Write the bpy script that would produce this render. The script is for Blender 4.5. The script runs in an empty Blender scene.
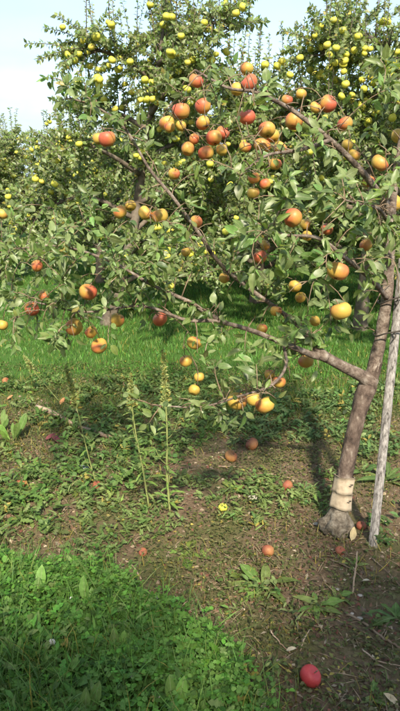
import bpy, math, random
import numpy as np
from mathutils import Vector, Matrix

random.seed(7)
rng = np.random.default_rng(7)
R = math.radians

# ------------------------------------------------------------------ camera, sky, sun, exposure
scene = bpy.context.scene
col = scene.collection
FPX, CX, CY = 616.0, 200.0, 355.5          # photograph's focal length and centre in its own pixels
PITCH, CAM_H = R(16), 1.5
cam_d = bpy.data.cameras.new('camera')
cam = bpy.data.objects.new('camera', cam_d)
col.objects.link(cam)
cam.location = (0, 0, CAM_H)
cam.rotation_euler = (R(90) - PITCH, 0, 0)
cam_d.sensor_fit = 'VERTICAL'
cam_d.angle = 2 * math.atan(355.5 / FPX)
cam_d.clip_start = 0.05
cam_d.clip_end = 3000
scene.camera = cam

SUN_EL, SUN_AZ = R(43), R(7)              # behind the viewer, to the right
to_sun = Vector((math.sin(SUN_AZ) * math.cos(SUN_EL), -math.cos(SUN_AZ) * math.cos(SUN_EL), math.sin(SUN_EL)))
world = bpy.data.worlds.new('World')
scene.world = world
world.use_nodes = True
wn, wl = world.node_tree.nodes, world.node_tree.links
wn.clear()
w_out = wn.new('ShaderNodeOutputWorld')
w_bg = wn.new('ShaderNodeBackground'); w_bg.inputs['Strength'].default_value = 0.15
w_sky = wn.new('ShaderNodeTexSky'); w_sky.sky_type = 'NISHITA'; w_sky.sun_disc = False
w_sky.sun_elevation = SUN_EL
w_sky.sun_rotation = math.atan2(to_sun.x, to_sun.y)
w_sky.air_density = 1.0; w_sky.dust_density = 1.6; w_sky.ozone_density = 1.0
w_tc = wn.new('ShaderNodeTexCoord')
w_map = wn.new('ShaderNodeMapping'); w_map.inputs['Scale'].default_value = (1.0, 1.0, 3.2)
w_map.inputs['Location'].default_value = (0.35, 0.1, 0.42)
w_noise = wn.new('ShaderNodeTexNoise'); w_noise.inputs['Scale'].default_value = 1.5
w_noise.inputs['Detail'].default_value = 7; w_noise.inputs['Roughness'].default_value = 0.52
w_ramp = wn.new('ShaderNodeValToRGB')
w_ramp.color_ramp.elements[0].position = 0.40; w_ramp.color_ramp.elements[0].color = (0.12, 0.12, 0.12, 1)
w_ramp.color_ramp.elements[1].position = 0.64; w_ramp.color_ramp.elements[1].color = (0.9, 0.9, 0.9, 1)
w_mix = wn.new('ShaderNodeMixRGB'); w_mix.inputs['Color2'].default_value = (2.05, 2.5, 2.85, 1)
wl.new(w_tc.outputs['Generated'], w_map.inputs['Vector'])
wl.new(w_map.outputs['Vector'], w_noise.inputs['Vector'])
wl.new(w_noise.outputs['Fac'], w_ramp.inputs['Fac'])
wl.new(w_ramp.outputs['Color'], w_mix.inputs['Fac'])
wl.new(w_sky.outputs['Color'], w_mix.inputs['Color1'])
wl.new(w_mix.outputs['Color'], w_bg.inputs['Color'])
wl.new(w_bg.outputs['Background'], w_out.inputs['Surface'])

sun_d = bpy.data.lights.new('sun', 'SUN'); sun_d.energy = 4.0; sun_d.angle = R(3.0); sun_d.color = (1.0, 0.90, 0.74)
sun = bpy.data.objects.new('sun', sun_d); col.objects.link(sun)
sun.location = (4, -6, 8)
sun.rotation_euler = to_sun.to_track_quat('Z', 'Y').to_euler()

vs = scene.view_settings
vs.view_transform = 'Standard'; vs.look = 'None'; vs.exposure = 1.28; vs.gamma = 1.0; vs.use_curve_mapping = False

# ------------------------------------------------------------------ geometry of the view
FWD = np.array([0, math.cos(PITCH), -math.sin(PITCH)]); UPV = np.array([0, math.sin(PITCH), math.cos(PITCH)])
RGT = np.array([1.0, 0, 0]); CAM = np.array([0, 0, CAM_H])

def P(px, py, d):
    """point seen at photo pixel (px, py), d metres along the view axis"""
    return CAM + d * (FWD + RGT * (px - CX) / FPX - UPV * (py - CY) / FPX)

def proj(p):
    q = np.asarray(p) - CAM
    z = q @ FWD
    return CX + FPX * (q @ RGT) / z, CY - FPX * (q @ UPV) / z, z

# numpy value noise
_NT = rng.random((64, 64))
def vnoise(x, y):
    x = np.asarray(x, float); y = np.asarray(y, float)
    xi = np.floor(x).astype(int); yi = np.floor(y).astype(int)
    fx = x - xi; fy = y - yi
    fx = fx * fx * (3 - 2 * fx); fy = fy * fy * (3 - 2 * fy)
    g = lambda a, b: _NT[a % 64, b % 64]
    return (g(xi, yi) * (1 - fx) + g(xi + 1, yi) * fx) * (1 - fy) + (g(xi, yi + 1) * (1 - fx) + g(xi + 1, yi + 1) * fx) * fy
def fbm(x, y, o=4):
    s, a, t = 0, 0.5, 0
    for i in range(o):
        s = s + a * vnoise(x * 2 ** i + 17.3 * i, y * 2 ** i + 5.1 * i); t += a; a *= .5
    return s / t

def ground_h(x, y):
    x = np.asarray(x, float); y = np.asarray(y, float)
    near = np.clip(1 - (np.hypot(x, y - 3) - 5) / 6, 0, 1)
    return (0.05 * (fbm(x * 1.1 + 3, y * 1.1) - .5) + near * 0.022 * (fbm(x * 9, y * 9 + 7) - .5)) * np.clip(near + .4, 0, 1)

def G(px, py, lift=0.0):
    d = FWD + RGT * (px - CX) / FPX - UPV * (py - CY) / FPX
    p = CAM + d * (CAM_H / -d[2])
    p[2] = float(ground_h(p[0], p[1])) + lift
    return p

def in_poly(px, py, poly):
    px = np.asarray(px); py = np.asarray(py)
    r = np.zeros(px.shape, bool)
    n = len(poly)
    for i in range(n):
        x1, y1 = poly[i]; x2, y2 = poly[(i + 1) % n]
        if y1 == y2: continue
        c = ((y1 > py) != (y2 > py)) & (px < (x2 - x1) * (py - y1) / (y2 - y1) + x1)
        r ^= c
    return r

# ------------------------------------------------------------------ mesh collecting
def unit(v):
    v = np.asarray(v, float)
    return v / np.maximum(np.linalg.norm(v, axis=-1, keepdims=True), 1e-9)

def frames(xdir, up):
    """rotation matrices (N,3,3) with columns length direction, side, normal"""
    x = unit(xdir); y = unit(np.cross(up, x)); z = np.cross(x, y)
    return np.stack([x, y, z], axis=-1)

class Acc:
    def __init__(s): s.v, s.f, s.t, s.u, s.n = [], [], [], [], 0
    def add(s, v, f, tint=(1, 1, 1), uv=None):
        v = np.asarray(v, float).reshape(-1, 3); f = np.asarray(f, int).reshape(-1, 3)
        t = np.asarray(tint, float)
        if t.ndim == 1: t = np.tile(t, (len(v), 1))
        s.v.append(v); s.f.append(f + s.n); s.t.append(t)
        s.u.append(np.full((len(v), 2), .25) if uv is None else uv); s.n += len(v)
    def scatter(s, tv, tf, tuv, Rm, S, T, tint):
        N, V = len(T), len(tv)
        if N == 0: return
        S = np.asarray(S, float)
        if S.ndim == 1: S = np.repeat(S[:, None], 3, 1)
        v = np.einsum('nij,nvj->nvi', Rm, tv[None] * S[:, None, :]) + T[:, None, :]
        f = tf[None] + (np.arange(N) * V)[:, None, None]
        s.add(v.reshape(-1, 3), f.reshape(-1, 3), np.repeat(tint, V, 0), np.tile(tuv, (N, 1)))
    def tube(s, pts, rad, sides=6, tint=(1, 1, 1), cap=True):
        pts = np.asarray(pts, float); n = len(pts)
        rad = np.broadcast_to(np.asarray(rad, float), (n,)) if np.ndim(rad) < 2 else np.asarray(rad, float)
        tg = unit(np.gradient(pts, axis=0))
        a = np.cross(tg[0], [0, 0, 1.0]); a = a if np.linalg.norm(a) > 1e-3 else np.cross(tg[0], [1.0, 0, 0])
        a = unit(a); vs_ = []
        th = np.arange(sides) * 2 * math.pi / sides
        for i in range(n):
            a = unit(a - tg[i] * (a @ tg[i])); b = np.cross(tg[i], a)
            r = rad[i] if np.ndim(rad) == 2 else np.full(sides, rad[i])
            vs_.append(pts[i] + r[:, None] * (np.cos(th)[:, None] * a + np.sin(th)[:, None] * b))
        v = np.concatenate(vs_); f = []
        for i in range(n - 1):
            for k in range(sides):
                k2 = (k + 1) % sides
                q = (i * sides + k, i * sides + k2, (i + 1) * sides + k2, (i + 1) * sides + k)
                f += [(q[0], q[1], q[2]), (q[0], q[2], q[3])]
        if cap:
            v = np.concatenate([v, pts[:1], pts[-1:]]); c0 = n * sides
            for k in range(sides):
                k2 = (k + 1) % sides
                f += [(c0, k2, k), (c0 + 1, (n - 1) * sides + k, (n - 1) * sides + k2)]
        uv = np.zeros((len(v), 2)); uv[:n * sides, 0] = np.tile(np.arange(sides) / sides, n)
        uv[:n * sides, 1] = np.repeat(np.arange(n) / n, sides)
        s.add(v, f, tint, uv)
    def mesh(s, name, mat, origin=(0, 0, 0), smooth=True):
        me = bpy.data.meshes.new(name)
        v = np.concatenate(s.v) - np.asarray(origin, float); f = np.concatenate(s.f)
        t = np.concatenate(s.t); u = np.concatenate(s.u)
        me.vertices.add(len(v)); me.vertices.foreach_set('co', v.astype(np.float32).ravel())
        me.loops.add(len(f) * 3); me.loops.foreach_set('vertex_index', f.astype(np.int32).ravel())
        me.polygons.add(len(f))
        me.polygons.foreach_set('loop_start', np.arange(0, len(f) * 3, 3, dtype=np.int32))
        me.polygons.foreach_set('loop_total', np.full(len(f), 3, np.int32))
        me.polygons.foreach_set('use_smooth', np.full(len(f), smooth, bool))
        ca = me.attributes.new('tint', 'FLOAT_COLOR', 'POINT')
        ca.data.foreach_set('color', np.concatenate([t, np.ones((len(t), 1))], 1).astype(np.float32).ravel())
        ul = me.uv_layers.new(name='uv')
        ul.data.foreach_set('uv', u[f.ravel()].astype(np.float32).ravel())
        me.update(calc_edges=True); me.validate()
        me.materials.append(mat)
        return me
    def build(s, name, mat, parent=None, smooth=True, origin=None):
        if origin is None: origin = tuple(parent.location) if parent else (0, 0, 0)
        o = bpy.data.objects.new(name, s.mesh(name, mat, origin, smooth)); col.objects.link(o)
        if parent: o.parent = parent
        else: o.location = origin
        return o

def tag(o, label=None, cat=None, group=None, kind=None):
    if label: o['label'] = label
    if cat: o['category'] = cat
    if group: o['group'] = group
    if kind: o['kind'] = kind
    return o
def empty(name, loc):
    o = bpy.data.objects.new(name, None); o.location = tuple(float(a) for a in loc); o.empty_display_size = .1
    col.objects.link(o); return o
def place(name, me, parent, Rm, S, T):
    """child object sharing mesh me, given rotation matrix, scale and world position (parent is an unrotated empty)"""
    o = bpy.data.objects.new(name, me); col.objects.link(o)
    if parent:
        o.parent = parent; T = np.asarray(T) - np.array(parent.location)
    m = Matrix([list(map(float, r)) for r in Rm]).to_4x4()
    S = (S, S, S) if np.ndim(S) == 0 else S
    o.location = [float(a) for a in T]; o.rotation_euler = m.to_euler(); o.scale = [float(a) for a in S]
    return o
def copy_tree(o, parent=None, skip=()):
    c = o.copy(); col.objects.link(c); c.parent = parent
    for ch in [x for x in list(o.children)]:
        if ch.name.split('.')[0] in skip: continue
        copy_tree(ch, c, skip)
    return c

# ------------------------------------------------------------------ materials
def new_mat(name):
    m = bpy.data.materials.new(name); m.use_nodes = True
    nt = m.node_tree; nt.nodes.clear()
    return m, nt, nt.nodes.new, nt.links.new

def mat_leaf(name, rough=.5, trans=.3, spec=.35, vein=0.0, bump=0.0, tmul=(1.25, 1.35, .6)):
    m, nt, N, L = new_mat(name)
    out = N('ShaderNodeOutputMaterial'); at = N('ShaderNodeAttribute'); at.attribute_name = 'tint'
    oi = N('ShaderNodeObjectInfo')
    colr = at.outputs['Color']
    tc = N('ShaderNodeTexCoord')
    if vein:
        sx = N('ShaderNodeSeparateXYZ'); L(tc.outputs['UV'], sx.inputs[0])
        d = N('ShaderNodeMath'); d.operation = 'SUBTRACT'; d.inputs[1].default_value = .5; L(sx.outputs['X'], d.inputs[0])
        a = N('ShaderNodeMath'); a.operation = 'ABSOLUTE'; L(d.outputs[0], a.inputs[0])
        # side veins run obliquely from the midrib
        k = N('ShaderNodeMath'); k.operation = 'MULTIPLY_ADD'; k.inputs[1].default_value = -.55; L(a.outputs[0], k.inputs[0]); L(sx.outputs['Y'], k.inputs[2])
        w = N('ShaderNodeMath'); w.operation = 'MULTIPLY'; w.inputs[1].default_value = 9.0; L(k.outputs[0], w.inputs[0])
        fr = N('ShaderNodeMath'); fr.operation = 'FRACT'; L(w.outputs[0], fr.inputs[0])
        s1 = N('ShaderNodeMapRange'); s1.inputs[1].default_value = .0; s1.inputs[2].default_value = .16; s1.inputs[3].default_value = .45; s1.inputs[4].default_value = 0; L(fr.outputs[0], s1.inputs[0])
        s2 = N('ShaderNodeMapRange'); s2.inputs[1].default_value = .015; s2.inputs[2].default_value = .055; s2.inputs[3].default_value = 1; s2.inputs[4].default_value = 0; L(a.outputs[0], s2.inputs[0])
        mx = N('ShaderNodeMath'); mx.operation = 'MAXIMUM'; L(s1.outputs[0], mx.inputs[0]); L(s2.outputs[0], mx.inputs[1])
        mm = N('ShaderNodeMath'); mm.operation = 'MULTIPLY'; mm.inputs[1].default_value = vein; L(mx.outputs[0], mm.inputs[0])
        mixv = N('ShaderNodeMixRGB'); mixv.inputs['Color2'].default_value = (.30, .33, .17, 1)
        L(mm.outputs[0], mixv.inputs['Fac']); L(colr, mixv.inputs['Color1']); colr = mixv.outputs['Color']
    nz = N('ShaderNodeTexNoise'); nz.inputs['Scale'].default_value = 60; nz.inputs['Detail'].default_value = 3
    geo = N('ShaderNodeNewGeometry'); L(geo.outputs['Position'], nz.inputs['Vector'])
    mr = N('ShaderNodeMapRange'); mr.inputs[1].default_value = .3; mr.inputs[2].default_value = .7; mr.inputs[3].default_value = .78; mr.inputs[4].default_value = 1.2; L(nz.outputs['Fac'], mr.inputs[0])
    mul = N('ShaderNodeMixRGB'); mul.blend_type = 'MULTIPLY'; mul.inputs['Fac'].default_value = 1; L(colr, mul.inputs['Color1']); L(mr.outputs[0], mul.inputs['Color2'])
    pb = N('ShaderNodeBsdfPrincipled'); pb.inputs['Roughness'].default_value = rough; pb.inputs['Specular IOR Level'].default_value = spec
    L(mul.outputs['Color'], pb.inputs['Base Color'])
    tm = N('ShaderNodeMixRGB'); tm.blend_type = 'MULTIPLY'; tm.inputs['Fac'].default_value = 1; tm.inputs['Color2'].default_value = (*tmul, 1); L(mul.outputs['Color'], tm.inputs['Color1'])
    tr = N('ShaderNodeBsdfTranslucent'); L(tm.outputs['Color'], tr.inputs['Color'])
    mix = N('ShaderNodeMixShader'); mix.inputs['Fac'].default_value = trans
    L(pb.outputs[0], mix.inputs[1]); L(tr.outputs[0], mix.inputs[2]); L(mix.outputs[0], out.inputs['Surface'])
    return m

def mat_noise(name, cols, scale=8, rough=.85, bump=.3, bscale=None, stretch=(1, 1, 1), spec=.3, pos=None, dist=0.004, coord='Object'):
    """ramp of colours over noise with a finer bump"""
    m, nt, N, L = new_mat(name)
    out = N('ShaderNodeOutputMaterial'); tc = N('ShaderNodeTexCoord'); mp = N('ShaderNodeMapping')
    mp.inputs['Scale'].default_value = stretch; L(tc.outputs[coord], mp.inputs['Vector'])
    nz = N('ShaderNodeTexNoise'); nz.inputs['Scale'].default_value = scale; nz.inputs['Detail'].default_value = 8; nz.inputs['Roughness'].default_value = .65
    L(mp.outputs[0], nz.inputs['Vector'])
    rp = N('ShaderNodeValToRGB'); els = rp.color_ramp.elements
    while len(els) < len(cols): els.new(.5)
    for i, c in enumerate(cols):
        els[i].position = pos[i] if pos else .3 + .4 * i / (len(cols) - 1); els[i].color = (*c, 1)
    L(nz.outputs['Fac'], rp.inputs['Fac'])
    n2 = N('ShaderNodeTexNoise'); n2.inputs['Scale'].default_value = bscale or scale * 4; n2.inputs['Detail'].default_value = 6; n2.inputs['Roughness'].default_value = .7
    L(mp.outputs[0], n2.inputs['Vector'])
    bp = N('ShaderNodeBump'); bp.inputs['Strength'].default_value = bump; bp.inputs['Distance'].default_value = dist
    L(n2.outputs['Fac'], bp.inputs['Height'])
    pb = N('ShaderNodeBsdfPrincipled'); pb.inputs['Roughness'].default_value = rough; pb.inputs['Specular IOR Level'].default_value = spec
    L(rp.outputs['Color'], pb.inputs['Base Color']); L(bp.outputs[0], pb.inputs['Normal']); L(pb.outputs[0], out.inputs['Surface'])
    return m

def mat_apple(name, base_a, base_b, red_a, red_b, rough=.38, dull=0.0):
    """skin: green-yellow ground colour, streaked blush; object colour R = amount of blush"""
    m, nt, N, L = new_mat(name)
    out = N('ShaderNodeOutputMaterial'); tc = N('ShaderNodeTexCoord'); oi = N('ShaderNodeObjectInfo')
    sc = N('ShaderNodeSeparateColor'); L(oi.outputs['Color'], sc.inputs[0])
    off = N('ShaderNodeVectorMath'); off.operation = 'MULTIPLY_ADD'
    cb = N('ShaderNodeCombineXYZ'); L(oi.outputs['Random'], cb.inputs[0]); L(oi.outputs['Random'], cb.inputs[1]); L(oi.outputs['Random'], cb.inputs[2])
    off.inputs[1].default_value = (37, 19, 53); L(cb.outputs[0], off.inputs[0]); L(tc.outputs['Object'], off.inputs[2])
    n1 = N('ShaderNodeTexNoise'); n1.inputs['Scale'].default_value = 1.1; n1.inputs['Detail'].default_value = 3; L(off.outputs[0], n1.inputs['Vector'])
    # streaks from stem to calyx
    st = N('ShaderNodeMapping'); st.inputs['Scale'].default_value = (9, 9, 1.1); L(off.outputs[0], st.inputs['Vector'])
    n2 = N('ShaderNodeTexNoise'); n2.inputs['Scale'].default_value = 1.6; n2.inputs['Detail'].default_value = 4; L(st.outputs[0], n2.inputs['Vector'])
    dt = N('ShaderNodeVectorMath'); dt.operation = 'DOT_PRODUCT'; dt.inputs[1].default_value = (.75, 0, .45); L(tc.outputs['Object'], dt.inputs[0])
    a = N('ShaderNodeMath'); a.operation = 'MULTIPLY_ADD'; a.inputs[1].default_value = .62; L(dt.outputs['Value'], a.inputs[0])
    b = N('ShaderNodeMath'); b.operation = 'MULTIPLY_ADD'; b.inputs[1].default_value = 1.1; b.inputs[2].default_value = -.55; L(n1.outputs['Fac'], b.inputs[0]); L(b.outputs[0], a.inputs[2])
    c = N('ShaderNodeMath'); c.operation = 'MULTIPLY_ADD'; c.inputs[1].default_value = .5; c.inputs[2].default_value = -.25; L(n2.outputs['Fac'], c.inputs[0])
    d = N('ShaderNodeMath'); d.operation = 'ADD'; L(a.outputs[0], d.inputs[0]); L(c.outputs[0], d.inputs[1])
    e = N('ShaderNodeMath'); e.operation = 'MULTIPLY_ADD'; e.inputs[1].default_value = 1.35; e.inputs[2].default_value = -.80; L(sc.outputs[0], e.inputs[0])
    g = N('ShaderNodeMath'); g.operation = 'ADD'; L(d.outputs[0], g.inputs[0]); L(e.outputs[0], g.inputs[1])
    mr = N('ShaderNodeMapRange'); mr.interpolation_type = 'SMOOTHSTEP'; mr.inputs[1].default_value = -.55; mr.inputs[2].default_value = .6; L(g.outputs[0], mr.inputs[0])
    base = N('ShaderNodeMixRGB'); base.inputs['Color1'].default_value = (*base_a, 1); base.inputs['Color2'].default_value = (*base_b, 1); L(n1.outputs['Fac'], base.inputs['Fac'])
    red = N('ShaderNodeMixRGB'); red.inputs['Color1'].default_value = (*red_a, 1); red.inputs['Color2'].default_value = (*red_b, 1); L(n2.outputs['Fac'], red.inputs['Fac'])
    mx = N('ShaderNodeMixRGB'); L(mr.outputs[0], mx.inputs['Fac']); L(base.outputs[0], mx.inputs['Color1']); L(red.outputs[0], mx.inputs['Color2'])
    # pale lenticel dots and russet patches
    vo = N('ShaderNodeTexVoronoi'); vo.inputs['Scale'].default_value = 9; L(off.outputs[0], vo.inputs['Vector'])
    vr = N('ShaderNodeMapRange'); vr.inputs[1].default_value = .06; vr.inputs[2].default_value = .12; vr.inputs[3].default_value = .45; vr.inputs[4].default_value = 0; L(vo.outputs['Distance'], vr.inputs[0])
    ln = N('ShaderNodeMixRGB'); ln.inputs['Color2'].default_value = (.62, .45, .24, 1); L(vr.outputs[0], ln.inputs['Fac']); L(mx.outputs[0], ln.inputs['Color1'])
    n3 = N('ShaderNodeTexNoise'); n3.inputs['Scale'].default_value = 2.3; n3.inputs['Detail'].default_value = 6; n3.inputs['Roughness'].default_value = .7; L(off.outputs[0], n3.inputs['Vector'])
    rr = N('ShaderNodeMapRange'); rr.inputs[1].default_value = .60 - dull * .2; rr.inputs[2].default_value = .74; rr.inputs[3].default_value = 0; rr.inputs[4].default_value = .5 + dull * .4; L(n3.outputs['Fac'], rr.inputs[0])
    rs = N('ShaderNodeMixRGB'); rs.inputs['Color2'].default_value = (.19, .10, .045, 1); L(rr.outputs[0], rs.inputs['Fac']); L(ln.outputs[0], rs.inputs['Color1'])
    pb = N('ShaderNodeBsdfPrincipled'); pb.inputs['Roughness'].default_value = rough; pb.inputs['Specular IOR Level'].default_value = .4
    ro = N('ShaderNodeMapRange'); ro.inputs[3].default_value = rough; ro.inputs[4].default_value = rough + .3; L(n3.outputs['Fac'], ro.inputs[0]); L(ro.outputs[0], pb.inputs['Roughness'])
    pb.inputs['Subsurface Weight'].default_value = .08; pb.inputs['Subsurface Radius'].default_value = (.3, .15, .06); pb.inputs['Subsurface Scale'].default_value = .02
    bp = N('ShaderNodeBump'); bp.inputs['Strength'].default_value = .12; bp.inputs['Distance'].default_value = .003; L(n3.outputs['Fac'], bp.inputs['Height']); L(bp.outputs[0], pb.inputs['Normal'])
    L(rs.outputs[0], pb.inputs['Base Color']); L(pb.outputs[0], out.inputs['Surface'])
    return m

M = {}
M['leaf'] = mat_leaf('apple_leaf', .42, .42, .5, vein=.5, tmul=(1.4, 1.45, .6))
M['backleaf'] = mat_leaf('orchard_leaf', .42, .42, .5, tmul=(1.4, 1.45, .6))
M['grass'] = mat_leaf('grass_blade', .5, .35, .3)
M['clover'] = mat_leaf('clover_leaf', .55, .3, .25)
M['weed'] = mat_leaf('weed_leaf', .5, .35, .3, vein=.45)
M['dry'] = mat_leaf('dry_litter', .8, .1, .15, tmul=(1.1, 1, .8))
M['bark'] = mat_noise('apple_bark', [(.032, .023, .018), (.088, .062, .048), (.15, .112, .088), (.32, .28, .23)], 22, .9, 1.0, 90, (1, 1, .6), dist=.010, pos=[.34, .46, .58, .70])
M['burl'] = mat_noise('burl_bark', [(.05, .040, .030), (.14, .115, .085), (.25, .215, .165), (.36, .33, .27)], 34, .95, 1.0, 70, dist=.012, pos=[.32, .45, .58, .72])
M['limb'] = mat_noise('limb_bark', [(.06, .044, .034), (.145, .108, .084), (.22, .175, .138), (.34, .295, .25)], 30, .88, 1.0, 110, (1, 1, 1), dist=.009, pos=[.34, .45, .55, .68])
M['twig'] = mat_noise('twig_bark', [(.10, .065, .04), (.20, .14, .09), (.28, .22, .15)], 20, .8, .3, 80)
M['backbark'] = mat_noise('orchard_bark', [(.05, .04, .03), (.12, .095, .07), (.19, .16, .12)], 12, .9, .5, 50)
M['stake'] = mat_noise('weathered_wood', [(.05, .045, .04), (.18, .165, .15), (.29, .27, .25), (.38, .36, .33)], 16, .85, 1.0, 26, (7, 7, .16), dist=.006, pos=[.34, .45, .55, .68])
M['band'] = mat_noise('buff_band', [(.22, .17, .115), (.38, .31, .22), (.45, .38, .28)], 18, .75, .25, 60)
M['dark'] = mat_noise('dark_metal', [(.03, .025, .02), (.06, .05, .04)], 30, .6, .2)
M['calyx'] = mat_noise('calyx_brown', [(.05, .035, .02), (.12, .08, .045)], 20, .9, .3)
M['stone'] = mat_noise('pale_stone', [(.24, .21, .17), (.36, .33, .28), (.48, .45, .39)], 30, .85, .5, 120)
M['greystone'] = mat_noise('grey_stone', [(.16, .18, .18), (.25, .28, .28), (.33, .36, .35)], 25, .8, .5, 100)
M['log'] = mat_noise('fallen_wood', [(.15, .095, .06), (.30, .21, .14), (.44, .34, .24)], 20, .85, .6, 60)
M['petal'] = mat_noise('white_petal', [(.62, .62, .56), (.8, .8, .75)], 40, .7, .2)
M['seed'] = mat_leaf('seed_spike', .7, .2, .2)
M['apple'] = mat_apple('apple_skin', (.42, .31, .055), (.49, .30, .058), (.34, .055, .032), (.47, .13, .058), rough=.36)
M['yapple'] = mat_apple('yellow_apple_skin', (.42, .44, .045), (.58, .52, .075), (.55, .36, .08), (.55, .36, .08), rough=.42)
M['fallen'] = mat_apple('fallen_apple_skin', (.34, .17, .055), (.36, .16, .05), (.19, .04, .025), (.27, .075, .04), rough=.5, dull=.9)
M['redapple'] = mat_apple('red_apple_skin', (.36, .08, .045), (.42, .12, .05), (.33, .020, .028), (.45, .06, .055), rough=.36)

def mat_soil():
    m, nt, N, L = new_mat('orchard_soil')
    out = N('ShaderNodeOutputMaterial'); geo = N('ShaderNodeNewGeometry')
    def noise(s, d=6, r=.6):
        n = N('ShaderNodeTexNoise'); n.inputs['Scale'].default_value = s; n.inputs['Detail'].default_value = d; n.inputs['Roughness'].default_value = r
        L(geo.outputs['Position'], n.inputs['Vector']); return n
    a = noise(3.2); b = noise(38, 8, .7); c = noise(150, 5, .7); d = noise(1.3, 5)
    r1 = N('ShaderNodeValToRGB'); e = r1.color_ramp.elements
    e[0].position = .3; e[0].color = (.088, .058, .036, 1); e[1].position = .72; e[1].color = (.20, .142, .088, 1)
    L(b.outputs['Fac'], r1.inputs['Fac'])
    r2 = N('ShaderNodeValToRGB'); e = r2.color_ramp.elements
    e[0].position = .56; e[0].color = (0, 0, 0, 1); e[1].position = .66; e[1].color = (1, 1, 1, 1)
    L(c.outputs['Fac'], r2.inputs['Fac'])
    m1 = N('ShaderNodeMixRGB'); m1.inputs['Color2'].default_value = (.26, .20, .125, 1); L(r1.outputs[0], m1.inputs['Color1'])
    k = N('ShaderNodeMath'); k.operation = 'MULTIPLY'; k.inputs[1].default_value = .65; L(r2.outputs[0], k.inputs[0]); L(k.outputs[0], m1.inputs['Fac'])
    # moss and seedlings too fine to build
    r3 = N('ShaderNodeValToRGB'); e = r3.color_ramp.elements
    e[0].position = .45; e[0].color = (0, 0, 0, 1); e[1].position = .62; e[1].color = (.7, .7, .7, 1); L(a.outputs['Fac'], r3.inputs['Fac'])
    m2 = N('ShaderNodeMixRGB'); m2.inputs['Color2'].default_value = (.085, .10, .030, 1); L(r3.outputs[0], m2.inputs['Fac']); L(m1.outputs[0], m2.inputs['Color1'])
    # turf of the aisle
    sx = N('ShaderNodeSeparateXYZ'); L(geo.outputs['Position'], sx.inputs[0])
    ad = N('ShaderNodeMath'); ad.operation = 'MULTIPLY_ADD'; ad.inputs[1].default_value = 1.4; L(d.outputs['Fac'], ad.inputs[0]); L(sx.outputs['Y'], ad.inputs[2])
    tr = N('ShaderNodeMapRange'); tr.inputs[1].default_value = 4.2; tr.inputs[2].default_value = 4.9; L(ad.outputs[0], tr.inputs[0])
    m3 = N('ShaderNodeMixRGB'); m3.inputs['Color2'].default_value = (.05, .11, .02, 1); L(tr.outputs[0], m3.inputs['Fac']); L(m2.outputs[0], m3.inputs['Color1'])
    bs = N('ShaderNodeMath'); bs.operation = 'MULTIPLY_ADD'; bs.inputs[1].default_value = .35; L(c.outputs['Fac'], bs.inputs[0]); L(b.outputs['Fac'], bs.inputs[2])
    bp = N('ShaderNodeBump'); bp.inputs['Strength'].default_value = .8; bp.inputs['Distance'].default_value = .018; L(bs.outputs[0], bp.inputs['Height'])
    pb = N('ShaderNodeBsdfPrincipled'); pb.inputs['Roughness'].default_value = .95; pb.inputs['Specular IOR Level'].default_value = .15
    L(m3.outputs[0], pb.inputs['Base Color']); L(bp.outputs[0], pb.inputs['Normal']); L(pb.outputs[0], out.inputs['Surface'])
    return m
M['soil'] = mat_soil()

# ------------------------------------------------------------------ ground: one sheet to the horizon
def axis(lo, hi, step, far):
    a = list(np.arange(lo, hi + 1e-6, step)); s = step; x = a[-1]
    while x < far: s *= 1.35; x += s; a.append(x)
    s = step; x = a[0]
    while x > -far: s *= 1.35; x -= s; a.insert(0, x)
    return np.array(a)
gx, gy = axis(-2.6, 2.6, .035, 900), axis(1.0, 6.5, .035, 900)
X, Y = np.meshgrid(gx, gy, indexing='ij')
acc = Acc()
nx, ny = X.shape
idx = np.arange(nx * ny).reshape(nx, ny)
f1 = np.stack([idx[:-1, :-1], idx[1:, :-1], idx[1:, 1:]], -1).reshape(-1, 3)
f2 = np.stack([idx[:-1, :-1], idx[1:, 1:], idx[:-1, 1:]], -1).reshape(-1, 3)
acc.add(np.stack([X, Y, ground_h(X, Y)], -1).reshape(-1, 3), np.concatenate([f1, f2]))
ground = acc.build('ground', M['soil']); ground['kind'] = 'structure'

# ------------------------------------------------------------------ leaf templates
def leaf_template(w=.27, fold=.25, curl=.2, sway=0.0, stations=(0, .2, .5, .8, 1), ws=(0, .78, 1, .62, 0), wave=0.0, stalk=0.0):
    n = len(stations)
    mid = [(t, sway * t * t, -curl * t * t) for t in stations]
    v = list(mid); uv = [(.5, t) for t in stations]; L_, R_ = {}, {}
    for i in range(1, n - 1):
        for sgn, dct in ((1, L_), (-1, R_)):
            hw = ws[i] * w
            dct[i] = len(v)
            v.append((mid[i][0] - .02, mid[i][1] + sgn * hw, mid[i][2] + fold * hw + wave * math.sin(i * 2.1 + sgn)))
            uv.append((.5 + sgn * .5 * ws[i], stations[i]))
    f = []
    for i in range(n - 1):
        for s, dct in ((1, L_), (-1, R_)):
            a, b = dct.get(i), dct.get(i + 1)
            if a is None: t = [(i, i + 1, b)]
            elif b is None: t = [(i, i + 1, a)]
            else: t = [(i, i + 1, b), (i, b, a)]
            f += t if s == 1 else [(q[0], q[2], q[1]) for q in t]
    if stalk:
        b0 = len(v); v += [(0, .012, 0), (0, -.012, 0), (-stalk, 0, .02)]; uv += [(.5, 0)] * 3; f += [(b0, b0 + 2, b0 + 1)]
    return np.array(v, float), np.array(f, int), np.array(uv, float)

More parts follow.
